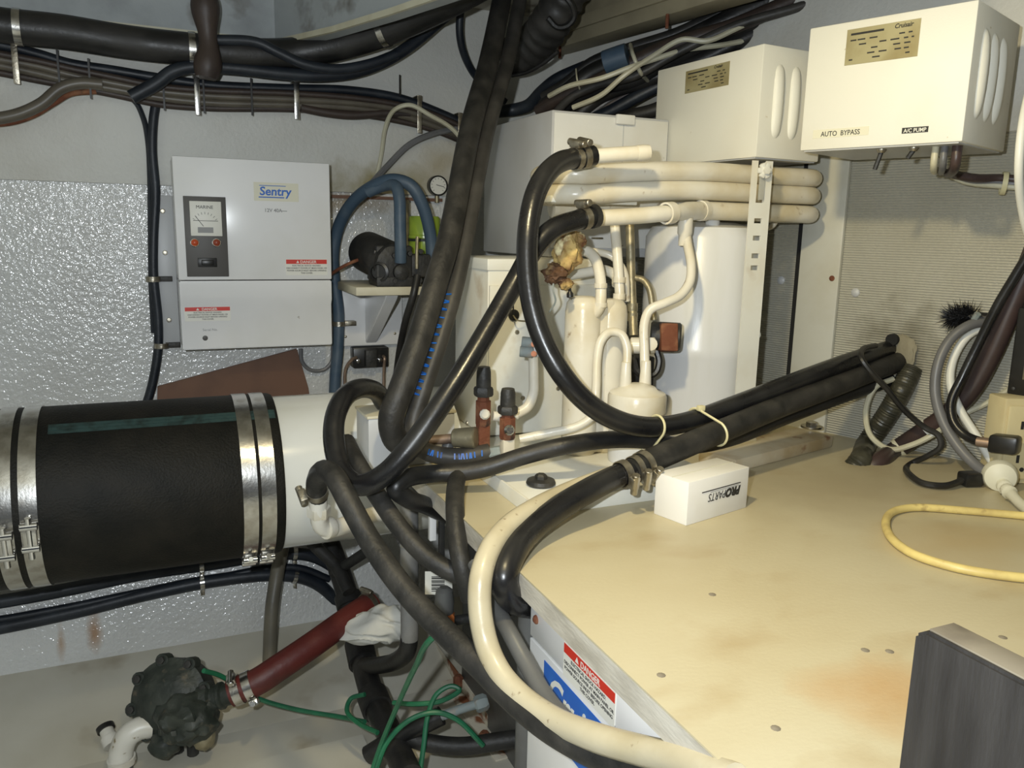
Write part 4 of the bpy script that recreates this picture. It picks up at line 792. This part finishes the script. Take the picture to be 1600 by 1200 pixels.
hose('rubber_hose', [PY(652, 430, 1.83), PY(646, 460, 1.82), PY(634, 500, 1.85), PY(624, 550, 1.92), PY(618, 600, 1.98), PY(616, 640, 2.0)], .0085, 'rubber', 'thin black hose hanging from the water pump', 'hose')
# breaker box and leaning board
q0, q1 = PY(554, 577, 2.05), PY(609, 543, 2.05)
bx = thing('breaker_box', q0, 'small open black terminal box below the shelf bracket', 'box')
MB().box((q0.x, 2.06, q0.z), (q1.x, YW-.0005, q1.z), .003).build('case', 'black_plastic', bx)
MB().box((q0.x+.028, 2.04, q0.z+.004), (q0.x+.058, 2.06, q1.z-.004), .003).build('breaker', 'black_iron', bx)
for dx in (.012, .07): MB().lathe((q0.x+dx, 2.06, q0.z+.02), (0, -1, 0), [(.007, 0), (.006, .008), (0, .01)], 8).build('terminal', 'chrome', bx)
for dx, e in ((.006, -.03), (.078, .0)):
    p = V((q0.x+dx, 2.055, q0.z+.03)); MB().tube([p, p+V((e*.5, -.012, -.004)), p+V((e, -.006, -.03)), p+V((e, 0, -.10))], .0042, 8).build('wire', 'copper', bx)
pts = [PY(x, y, YW-.009) for x, y in ((246, 604), (464, 545), (482, 606), (490, 660), (244, 690))]
tag(MB().prism(pts, (0, .0088, 0), .001).build('plywood_offcut', 'brown_ply'), 'brown plywood offcut on the wall below the charger', 'board')
hose('thin_cable', YP((470, 545), (472, 565), (485, 578), (505, 578), (518, 565), (520, 540), Y=2.08), .005, 'grey_cable', 'thin grey cable loop under the charger', 'cable', n=8)
# cables along the wall below the exhaust
for lab, pts, rr in (('upper black cable of the pair running below the exhaust', ((-60, 948), (0, 940), (100, 922), (220, 897), (330, 881), (430, 866), (480, 867), (515, 882), (540, 905)), .0155),
                     ('lower black cable of the pair running below the exhaust', ((-60, 990), (0, 980), (120, 955), (230, 928), (330, 908), (430, 898), (480, 905), (512, 925), (530, 958)), .0165),
                     ('thin black cable under the pair on the wall', ((-60, 975), (0, 968), (110, 948), (220, 925), (330, 905), (420, 888), (470, 888), (515, 905)), .009)):
    hh = hose('wall_cable', YP(*pts, Y=1.985), rr, 'blue_black', lab, 'cable', group='cables below the exhaust')
    if rr > .01:
        for x, y in ((318, 885), (462, 870)):
            p, a = near(hh, x, y); k = MB().ringband(p, a, rr+.0005, .010, .002, 18).build('cable_clip', 'steel', hh); MB().obox(p-Z3*(rr+.018)-a*.005, a*.010, Y3*.03, Z3*.02, .001).build('tab', 'steel', k)
hose('rubber_hose', [PY(452, 760, 1.90), PY(446, 830, 1.91), PY(434, 890, 1.91), (PY(425, 950, 1.88)), PY(421, 1036, 1.85)], .0165, 'rubber_tan', 'brownish drain hose hanging behind the exhaust to the floor', 'hose')

# ------------------------------------------------------------------ deck head, right: bundles and duct
bb = thing('cable_loom', P(1000, 120, 1.75), 'heavy black cable loom slung above the electrical boxes', 'cable bundle')
lm = [(850, 178, 1.98), (885, 150, 1.93), (925, 128, 1.90), (985, 105, 1.86), (1060, 72, 1.82), (1150, 35, 1.78), (1260, -8, 1.74), (1380, -60, 1.70)]
for k, (dx, dy, dd, rr, mt) in enumerate(((0, -10, 0, .021, 'rubber'), (5, 12, .01, .020, 'rubber'), (-8, 2, -.03, .017, 'brown_dark'), (14, 26, .02, .018, 'rubber'), (6, 8, -.05, .010, 'rubber_grey'), (24, 42, .03, .015, 'blue_black'), (0, -26, .02, .014, 'rubber'), (40, 60, .02, .016, 'rubber'), (45, 78, .05, .014, 'brown_dark'), (30, 30, .05, .022, 'rubber'), (60, 98, .06, .016, 'rubber'))):
    hose('cable', [P(x+dx, y+dy+6*math.sin(i*1.9+k*2.1), d+dd) for i, (x, y, d) in enumerate(lm)], rr, mt, parent=bb, n=12)
for k, (y0_, y1_, rr, mt) in enumerate(((178, 34, .016, 'rubber'), (190, 52, .018, 'rubber'), (170, 20, .013, 'blue_black'), (196, 68, .014, 'brown_dark'))):
    hose('cable', Ps((905, y0_, 1.96), (980, y0_*.72+y1_*.28-12, 1.92), (1080, y0_*.42+y1_*.58-14, 1.86), (1180, y0_*.16+y1_*.84-8, 1.81), (1290, y1_-16, 1.76), (1400, y1_-50, 1.72)), rr, mt, parent=bb, n=10)
MB().tube(Ps((945, 98, 1.82), (962, 92, 1.81), (980, 86, 1.80)), .026, 14).build('tape_wrap', 'blue_hose', bb)
MB().tube(Ps((985, 70, 1.84), (990, 88, 1.78), (1000, 112, 1.79), (1012, 126, 1.86)), .0045, 8).build('cable_tie', 'cream_cable', bb)
MB().tube(Ps((900, 108, 1.86), (902, 125, 1.83), (906, 140, 1.86)), .002, 6).build('cable_tie', 'cream_cable', bb)
for lab, pts in (('upper cream cable lying along the black cable loom', ((895, 168, 1.84), (940, 148, 1.80), (975, 118, 1.77), (1020, 88, 1.76), (1065, 62, 1.75), (1105, 64, 1.74), (1150, 45, 1.73), (1200, 22, 1.72), (1300, 5, 1.70), (1420, -15, 1.68))),
                 ('lower cream cable lying along the black cable loom', ((858, 150, 1.88), (890, 134, 1.82), (940, 122, 1.79), (985, 105, 1.775), (1030, 90, 1.77), (1070, 78, 1.77), (1130, 70, 1.78), (1180, 60, 1.8)))):
    hose('thin_cable', Ps(*pts), .0058, 'cream_cable', lab, 'cable', n=8, group='cream cables on the loom')
bh_ = hose('deck_hose', Ps((765, 175, 2.06), (800, 172, 2.08), (825, 165, 2.06), (845, 145, 2.02), (870, 125, 1.97), (915, 105, 1.93)), .016, 'blue_black', 'blue black hose bending up behind the loom', 'hose')
du = thing('air_duct', P(850, 60, 1.9), 'sagging grey flexible duct under the deck', 'duct')
hose('sleeve', Ps((900, -40, 1.80), (872, 15, 1.84), (842, 60, 1.92), (800, 90, 2.0)), lambda t: .046+.003*math.sin(t*60), 'rubber_grey', parent=du, n=20, k=14)
hose('end_ring', Ps((842, -25, 1.74), (868, -18, 1.74), (892, 5, 1.75), (897, 26, 1.77), (886, 40, 1.78), (870, 42, 1.78), (856, 28, 1.77)), .007, 'rubber', parent=du, n=8)
hose('hem', Ps((800, 118, 1.99), (825, 112, 1.94), (850, 98, 1.90), (872, 80, 1.87)), .005, 'rubber', parent=du, n=8)
hose('deck_hose', [PY(725, -20, 1.96), PY(718, 40, 1.98), PY(722, 75, 2.0), PY(737, 110, 2.03), PY(758, 135, 2.06), PY(790, 160, 2.06)], .0095, 'blue_black', 'thin dark blue hose dropping behind the hose pair', 'hose')

# ------------------------------------------------------------------ hull side, right: cables and plugs
q = PZ(1343, 722, TZ+.001)
cpts = spline([q+V((-.015, .012, -.028)), q, PW(1357, 690, .035), PW(1385, 650, .03), PW(1408, 610, .025), PW(1425, 575, .0)], 24)
cj = tag(MB().sweep(cpts, lambda t: .0208+.0009*math.sin(t*330), 16).build('flexible_conduit', 'conduit_olive'), 'dark ribbed conduit rising from table to the hull side', 'conduit')
MB().lathe(PW(1393, 531, .016), -WN, [(.012, -.01), (.012, .001), (0, .001)], 16).build('wall_hole', 'dark_gap', wr)
bc = hose('brown_conduit', [PZ(1372, 722, TZ+.001)+V((-.03, .01, -.028)), PZ(1372, 722, TZ+.001), PW(1400, 703, .05), PW(1440, 676, .05), PW(1480, 648, .05), PW(1520, 605, .05), PW(1550, 550, .05), PW(1580, 480, .05), PW(1625, 370, .05), PW(1660, 260, .05), PW(1690, 100, .05), PW(1700, -100, .04), PW(1705, -400, .03)], .018, 'purple_brown', 'dark brown conduit slanting up to the right frame edge', 'conduit')
for x, y, mt in ((1405, 700, 'cream_cable'), (1452, 668, 'white_cable')): p, a = near(bc, x, y); MB().ringband(p, a, .0183, .007, .002, 18).build('band', mt, bc)
hose('thin_cable', [PW(1396, 592, .03), PW(1368, 605, .06), PW(1353, 640, .08), PW(1360, 680, .09), PW(1390, 702, .095), (PW(1425, 695, .09)), PW(1460, 678, .085), PW(1500, 650, .03), PW(1560, 620, .02), PW(1620, 570, .02)], .0055, 'cream_cable', 'thin cream cable looping below the three black hoses', 'cable', n=8)
bk_ = hose('thin_cable', [P(1368, 540, 1.57), P(1348, 546, 1.525), P(1346, 560, 1.495), P(1360, 580, 1.49), P(1385, 607, 1.50), P(1412, 640, 1.505), PW(1445, 668, .10), PW(1466, 680, .10), PW(1470, 697, .10), PW(1450, 712, .10), PW(1424, 724, .10), PZ(1421, 741, TZ+.012), PZ(1442, 755, TZ+.008), PZ(1475, 759, TZ+.008), PZ(1505, 750, TZ+.012)], .0055, 'rubber', 'thin black cord tied round the hoses, ending in a plug', 'cable', n=8)
q = PZ(1512, 748, TZ+.012); MB().obox(q-V((.02, .012, .011)), V((.034, -.01, 0)), V((.008, .026, 0)), Z3*.024, .005).build('plug', 'black_plastic', bk_)
for s_ in (0, 1): MB().cyl(q+V((.012, -.012+.016*s_, .004)), q+V((.032, -.018+.016*s_, .004)), .0018, 6).build('pin', 'brass_dirty', bk_)
gc = hose('power_cable', [PW(1545, 503, .01), PW(1515, 508, .05), PW(1487, 528, .07), PW(1467, 565, .09), PW(1461, 610, .10), PW(1472, 655, .11), PW(1495, 695, .12), PW(1522, 725, .13), PW(1545, 742, .14)], .0092, 'grey_cable', 'thick grey power cable curving to the round white plug', 'cable')
hose('power_cable', [PW(1545, 508, .01), PW(1512, 525, .04), PW(1490, 560, .055), PW(1485, 600, .07), PW(1500, 640, .08), PW(1525, 680, .09), PW(1552, 725, .10)], .0075, 'white_cable', 'flat white cable behind the thick grey power cable', 'cable')
kc = hose('power_cable', [PW(1735, -400, .03), PW(1730, -100, .05), PW(1700, 160, .08), PW(1640, 340, .09), PW(1590, 425, .09), PW(1560, 475, .09), PW(1530, 535, .09), PW(1503, 590, .10), PW(1486, 630, .115), PW(1490, 660, .125), PW(1508, 680, .13), PW(1532, 690, .135), PW(1545, 692, .135)], .0082, 'rubber_shiny', 'black cable with copper tip ending in a black plug', 'cable')
p, a = near(kc, 1537, 690); MB().cyl(p-a*.012, p+a*.010, .0088, 12).build('copper_tip', 'copper', kc)
q = PW(1546, 690, .135); MB().obox(q-Z3*.018-WN*.012, WD*.045+Z3*.004, WN*.03, Z3*.032, .006).build('plug', 'black_plastic', kc)
hose('power_cable', [PW(1725, -400, .02), PW(1715, -100, .02), PW(1670, 200, .025), PW(1605, 400, .03), PW(1578, 460, .035), PW(1562, 505, .035), PW(1540, 545, .03), PW(1512, 578, .02)], .0065, 'white_cable', 'short white cable beside the dark brown conduit', 'cable')
rp = PW(1556, 742, .15)
wpg = thing('round_plug', rp-Z3*.027, 'round white plug with ribbed cord at the outlet', 'plug')
MB().lathe(rp+WN*.014, -V((.75, .65, 0)), [(.016, 0), (.026, .006), (.028, .016), (.024, .028), (.012, .034), (0, .035)], 28).build('plug_body', 'label_cream', wpg)
pts = spline([rp+WD*.010-Z3*.012, PZ(1576, 768, TZ+.016), PZ(1600, 792, TZ+.012), PZ(1660, 835, TZ+.016), V((1.30, .68, TZ+.018)), V((1.44, .66, TZ+.01))], 10)
n_ = len(pts); MB().sweep(pts, lambda t: (.0095+.0025*math.sin(t*120)) if t < .28 else .008, 12).build('cord', 'label_cream', wpg)
# hair brush tuft
bt = PW(1503, 496, .0)
hb_ = thing('brush_tuft', bt, 'fluffy black bristle tuft stuck on the hull side', 'brush')
mb = MB(); random.seed(11)
for i in range(900):
    t = random.random(); base = PW(1488+34*t, 496-2*t, .02); d = (-WN*random.uniform(.1, 1)+Z3*random.gauss(.1, .8)+WD*random.gauss(-.25, .6)).normalized(); L = random.uniform(.012, .036)
    mid = base+d*L*.6; mb.sweep([base, mid, base+d*L+Z3*random.uniform(-.004, .004)], lambda q: .0011*(1.05-q), 3, False)
o = mb.build('bristles', 'hair_black', hb_, True); o['kind'] = 'stuff'
MB().tube([PW(1482, 497, .02), PW(1510, 495, .02), PW(1545, 497, .015)], .010, 10).build('core', 'hair_black', hb_); MB().tube([PW(1522, 500, .04), PW(1528, 490, .045)], .006, 8).build('tape', 'verdigris', hb_)
# outlet strip and black panel at the frame edge
po_ = PW(1600, 690, .12)
ob = thing('outlet_box', V((po_.x, po_.y, TZ)), 'beige outlet box standing on the table by the hull', 'outlet')
o_ = V((po_.x, po_.y, TZ))-WD*.035; fo_ = Fr(o_, V((.93, -.37, 0)), Z3)
z1 = PW(1590, 625, .12).z-TZ
fo_.box(MB(), 0, .16, 0, z1, -.05, 0, .004).build('case', 'outlet_beige', ob); fo_.box(MB(), .005, .155, .01, z1-.012, 0, .006, .003).build('face_plate', 'outlet_beige', ob)
for b_ in (.04, .10):
    for a_ in (.028, .046): fo_.box(MB(), a_, a_+.005, b_, b_+.014, .006, .0068).build('slot', 'ink', ob)
    MB().lathe(fo_.pt(.04, b_-.012, .006), fo_.n, [(.004, 0), (.004, .0008)], 10).build('earth_hole', 'ink', ob)
q = PW(1572, 616, .07); fk = Fr(q, WD, Z3)
kp = thing('instrument_panel', q, 'black instrument panel on hull side at right frame edge', 'panel')
fk.box(MB(), 0, .2, 0, PW(1590, 480, .07).z-q.z, -.0699, 0, .004).build('case', 'black_plastic', kp); fk.box(MB(), .022, .18, .03, .12, 0, .003, .001).build('bezel', 'steel_dirty', kp); fk.box(MB(), .026, .176, .034, .116, .003, .004, .0005).build('face', 'black_plastic', kp)
MB().lathe(fk.pt(.010, .012, 0), fk.n, [(.004, 0), (.003, .002), (0, .003)], 8).build('screw', 'black_iron', kp)
hose('power_cable', Ps((1700, -250, 1.25), (1650, 20, 1.2), (1612, 130, 1.17), (1597, 200, 1.15), (1592, 260, 1.16), (1596, 320, 1.2), (1612, 380, 1.25), (1660, 430, 1.36), (1720, 450, 1.42)), .006, 'white_cable', 'pale cable hanging at the right frame edge beside larger box', 'cable')

# ------------------------------------------------------------------ bilge
zf = 0
D0 = 1.63
pc_ = P(272, 1090, D0); pu = thing('diaphragm_pump', V((pc_.x, pc_.y, 0)), 'dirty dark green bilge pump with bolted round cover', 'pump')
axp = (CAM-pc_+V((-.25, 0, .15))).normalized(); axp = V((-.45, -.75, .42)).normalized()
MB().lathe(pc_-axp*.05, axp, [(.05, 0), (.070, .012), (.076, .03), (.076, .055), (.078, .060), (.078, .074), (.066, .078), (.055, .090), (.035, .098), (.014, .101), (0, .101)], 36).build('housing', 'pump_green', pu)
u, v = perp(axp)
for k in range(8):
    an = R(20+45*k); q = pc_+(u*math.cos(an)+v*math.sin(an))*.076
    b_ = MB().cyl(q-axp*.0, q+axp*.028, .0135, 12).build('bolt_boss', 'pump_green', pu); MB().lathe(q+axp*.027, axp, [(.008, 0), (.008, .006), (0, .008)], 6).build('bolt', 'black_iron', b_)
lowr = P(290, 1125, D0-.03)
MB().blob(P(292, 1120, D0-.04), (.058, .055, .048), .22, 1.8, 4, 4).build('valve_body', 'pump_green', pu)
MB().blob(P(258, 1162, D0-.05), (.030, .03, .026), .2, 1.8, 3, 6).build('valve_cap', 'pump_green', pu); MB().blob(P(318, 1150, D0-.03), (.022, .022, .03), .2, 1.8, 3, 7).build('valve_cap', 'brass_dirty', pu)
o0, o1 = P(315, 1095, D0-.02), P(362, 1083, D0-.02)
MB().lathe(o0, o1-o0, [(.032, 0), (.030, .02), (.024, .024), (.024, .036), (.027, .038), (.027, .044), (.022, .047), (.022, .062)], 20).build('outlet', 'pump_green', pu)
for x, y in ((255, 1150), (300, 1150), (275, 1120)): q = P(x, y, D0+.02); MB().cyl(V((q.x, q.y, 0)), V((q.x, q.y, q.z)), .012, 10).build('foot', 'black_iron', pu)
rh = hose('red_hose', Ps((360, 1083, D0-.02), (400, 1066, 1.62), (440, 1040, 1.645), (490, 1006, 1.69), (540, 970, 1.75), (582, 942, 1.81)), .0278, 'red_hose', 'dark red rubber suction hose joined to the bilge pump', 'hose')
hclamp(rh, 374, 1078, .0282, .016, V((.0, -.3, 1)), 'steel'); hclamp(rh, 390, 1071, .0282, .016, V((.1, -.6, -1)), 'steel'); hclamp(rh, 573, 947, .0282, .012, V((0, 0, 1)))
we = thing('inlet_elbow', P(195, 1185, D0), 'white plastic elbow with barbed stub at the bilge pump', 'fitting')
MB().tube(Ps((238, 1135, D0-.03), (218, 1138, D0-.04), (200, 1150, D0-.05), (190, 1172, D0-.05), (188, 1195, D0-.05)), .0225).build('elbow', 'pvc_white', we)
MB().ringband(P(190, 1188, D0-.05), (-.05, .0, 1), .022, .012, .004, 24).build('collar', 'pvc_white', we)
q = P(188, 1195, D0-.05); MB().cyl(V((q.x, q.y, 0)), V((q.x, q.y, q.z)), .022).build('riser', 'pvc_grey', we)
q0, q1 = P(176, 1165, D0+.01), P(165, 1138, D0+.03)
MB().lathe(q0, q1-q0, [(.017, 0), (.017, .02), (.0135, .022), (.0135, .036)], 18).build('barb', 'pvc_white', we); MB().ringband(q1, q1-q0, .0135, .010, .004, 18).build('band', 'black_plastic', we)
# black drain pipework
dp = thing('drain_pipe', PZ(640, 1200, 0), 'fat black drain pipe with couplings running through the bilge', 'pipe')
MB().tube(Ps((515, 850, 1.98), (535, 905, 1.94), (552, 965, 1.88), (566, 1030, 1.78), (583, 1090, 1.68), (605, 1140, 1.58), (640, 1215, 1.44)), .0255).build('pipe', 'rubber', dp)
pth = spline(Ps((515, 850, 1.98), (535, 905, 1.94), (552, 965, 1.88), (566, 1030, 1.78), (583, 1090, 1.68), (605, 1140, 1.58), (640, 1215, 1.44)), 7)
for x, y, wd, mt in ((587, 1100, .05, 'rubber_dusty'), (562, 1020, .06, 'rubber'), (545, 940, .03, 'rubber_dusty')):
    i = min(range(len(pth)), key=lambda i: abs(pix(pth[i])[1]-y)); MB().ringband(pth[i], pth[i+1]-pth[i-1], .0258, wd, .006, 24).build('coupling', mt, dp)
MB().tube(Ps((566, 1040, 1.76), (595, 1039, 1.68), (622, 1031, 1.60), (637, 1014, 1.555), (640, 990, 1.55)), .0175).build('elbow', 'rubber', dp)
MB().tube(Ps((575, 1180, 1.54), (620, 1152, 1.53), (655, 1135, 1.52), (690, 1118, 1.52)), .018).build('branch', 'rubber', dp)
MB().tube(Ps((682, 1122, 1.515), (720, 1108, 1.52), (760, 1096, 1.53)), .0085).build('copper_tail', 'verdigris', dp)
MB().lathe(P(742, 1102, 1.525), P(768, 1093, 1.53)-P(742, 1102, 1.525), [(.012, 0), (.016, .004), (.016, .02), (.011, .026)], 6).build('copper_nut', 'verdigris', dp)
MB().tube(Ps((520, 895, 1.93), (548, 878, 1.88), (590, 850, 1.82)), .012).build('stay_rod', 'black_iron', dp)
sp = thing('standpipe', PZ(640, 1010, 0), 'grey vertical standpipe behind the sloping drain hose', 'pipe')
q = P(640, 1000, 1.55); MB().cyl(q, V((q.x, q.y, TZ-.034)), .0172).build('pipe', 'pole_grey', sp)
MB().ringband(V((q.x, q.y, P(640, 850, 1.5).z)), Z3, .0173, .012, .003, 20).build('band', 'steel', sp)
hose('rubber_hose', Ps((628, 1148, 1.53), (665, 1160, 1.52), (720, 1166, 1.52), (780, 1158, 1.52), (840, 1150, 1.53)), .0165, 'rubber_dusty', 'black hose lying on the bilge floor towards the enclosure', 'hose')
hose('rubber_hose', Ps((468, 815, 1.95), (490, 850, 1.92), (525, 885, 1.90), (545, 925, 1.86)), .015, 'rubber_dusty', 'short black hose behind the cream drain elbow', 'hose')
# green earth wires
for lab, pts in (('green wire from the bilge pump along the floor', ((318, 1048, 1.58), (345, 1056, 1.62), (400, 1090, 1.66), (460, 1108, 1.68), (530, 1120, 1.66), (570, 1128, 1.60))),
                 ('green wire looped round the drain coupling', ((590, 1145, 1.54), (560, 1130, 1.58), (542, 1110, 1.62), (548, 1092, 1.64), (570, 1085, 1.63))),
                 ('green wire hanging straight beside the sloping hose', ((705, 975, 1.14), (672, 1000, 1.16), (650, 1040, 1.25), (620, 1105, 1.40), (595, 1165, 1.45), (578, 1215, 1.46))),
                 ('green wire arching over the black branch pipe', ((585, 1210, 1.44), (605, 1160, 1.45), (640, 1125, 1.46), (680, 1113, 1.47), (715, 1125, 1.47), (755, 1165, 1.48))),
                 ('green wire looped at the rusty angle iron', ((655, 1215, 1.46), (662, 1165, 1.48), (668, 1120, 1.50), (682, 1085, 1.52), (705, 1072, 1.53), (718, 1078, 1.53), (690, 1095, 1.52), (650, 1100, 1.52), (615, 1098, 1.55)))):
    hose('earth_wire', Ps(*pts), .0048, 'green_wire', lab, 'wire', n=8, group='green earth wires')
# rag, angle iron, small parts under the table
mb = MB()
cc = P(600, 975, 1.72)
g = bmesh.ops.create_icosphere(mb.bm, subdivisions=5, radius=1)
for vv in g['verts']:
    d = vv.co.normalized(); k = 1+.16*noise.noise(d*1.4+V((4, 1, 2)))-.16*abs(math.sin(4*d.x+5*d.z+2.5*noise.noise(d*1.6)))
    off = RT*(d.x*.075)+V((0, 0, 1))*(d.z*.042)+V((0, 1, 0))*(d.y*.05); off += -RT*.03*max(0, -d.x)**3+Z3*(-.035)*max(0, -d.x)**2
    vv.co = cc+off*k
tag(mb.build('cloth_rag', 'rag', ang=80), 'crumpled white rag stuffed beside the red hose', 'rag')
r0, r1 = PZ(668, 1008, .0), PZ(795, 1185, .0); dv = r1-r0; nv = V((-dv.y, dv.x, 0)).normalized()
ai = tag(MB().obox(V((r0.x, r0.y, 0)), dv, nv*.004, Z3*.035, .001).build('angle_iron', 'rusty_white'), 'rusty white angle iron along the bilge floor', 'rail')
MB().obox(V((r0.x, r0.y, 0)), dv, nv*-.03, Z3*.004, .001).build('foot_flange', 'rusty_white', ai)
for x, y in ((716, 1070), (757, 1160)): q = PZ(x, y, .02); MB().lathe(V((q.x, q.y, .035)), Z3, [(.012, -.02), (.012, .004), (.008, .010), (0, .010)], 6).build('nut', 'rust', ai)
gp = tag(MB().box((.612, .87, .0), (.63, PX(722, 950, .612).y, TZ-.034), .002).build('side_panel', 'pvc_grey'), 'dull grey upright panel under the table behind cream hose', 'panel')
MB().box((.425, 1.30, TZ-.13), (.437, 1.312, TZ-.032), .001).build('bracket', 'charger_white', tb)
for x_ in (.445, .47): MB().box((x_, 1.305, TZ-.17), (x_+.010, 1.315, TZ-.032), .001).build('bracket', 'black_iron', tb)
dvv = thing('drain_valve', P(695, 985, 1.42), 'small valve with grey cap and orange body under the table', 'valve')
q = P(694, 985, 1.46); MB().cyl(q+Z3*.015, V((.615, q.y, q.z+.015)), .009).build('stem', 'black_iron', dvv); MB().lathe(q, Z3, [(.018, 0), (.020, .01), (.020, .03), (.016, .036)], 8).build('body', 'copper_end', dvv); MB().lathe(q+Z3*.036, Z3, [(.017, 0), (.018, .02), (.015, .042), (.008, .048), (0, .048)], 16).build('cap', 'pvc_grey', dvv)
q = P(664, 893, 1.47); ft_ = Fr(q-Z3*.045, RT, Z3)
tg = tag(ft_.box(MB(), 0, .05, 0, .045, -.001, 0).build('paper_tag', 'label_white'), 'white paper tag with bar marks hanging under the table', 'tag')
mb = MB()
for i in range(9): ft_.box(mb, .012, .036, .006+.0035*i, .0075+.0035*i+.001*(i % 2), 0, .0004)
mb.build('bar_marks', 'ink', tg, True)['kind'] = 'stuff'
hose('string', [q+RT*.025-Z3*.002, q+RT*.026+Z3*.03, V((q.x+.03, q.y+.01, TZ-.034))], .001, 'black_plastic', parent=tg, n=5)
fb = [PZ(x, y, .012) for x, y in ((300, 1230), (420, 1182), (568, 1146), (600, 1235))]
tag(MB().prism([V((p.x, p.y, 0)) for p in fb], (0, 0, .012), .002).build('floor_board', 'floor_paint'), 'pale loose board lying on the bilge floor', 'board')
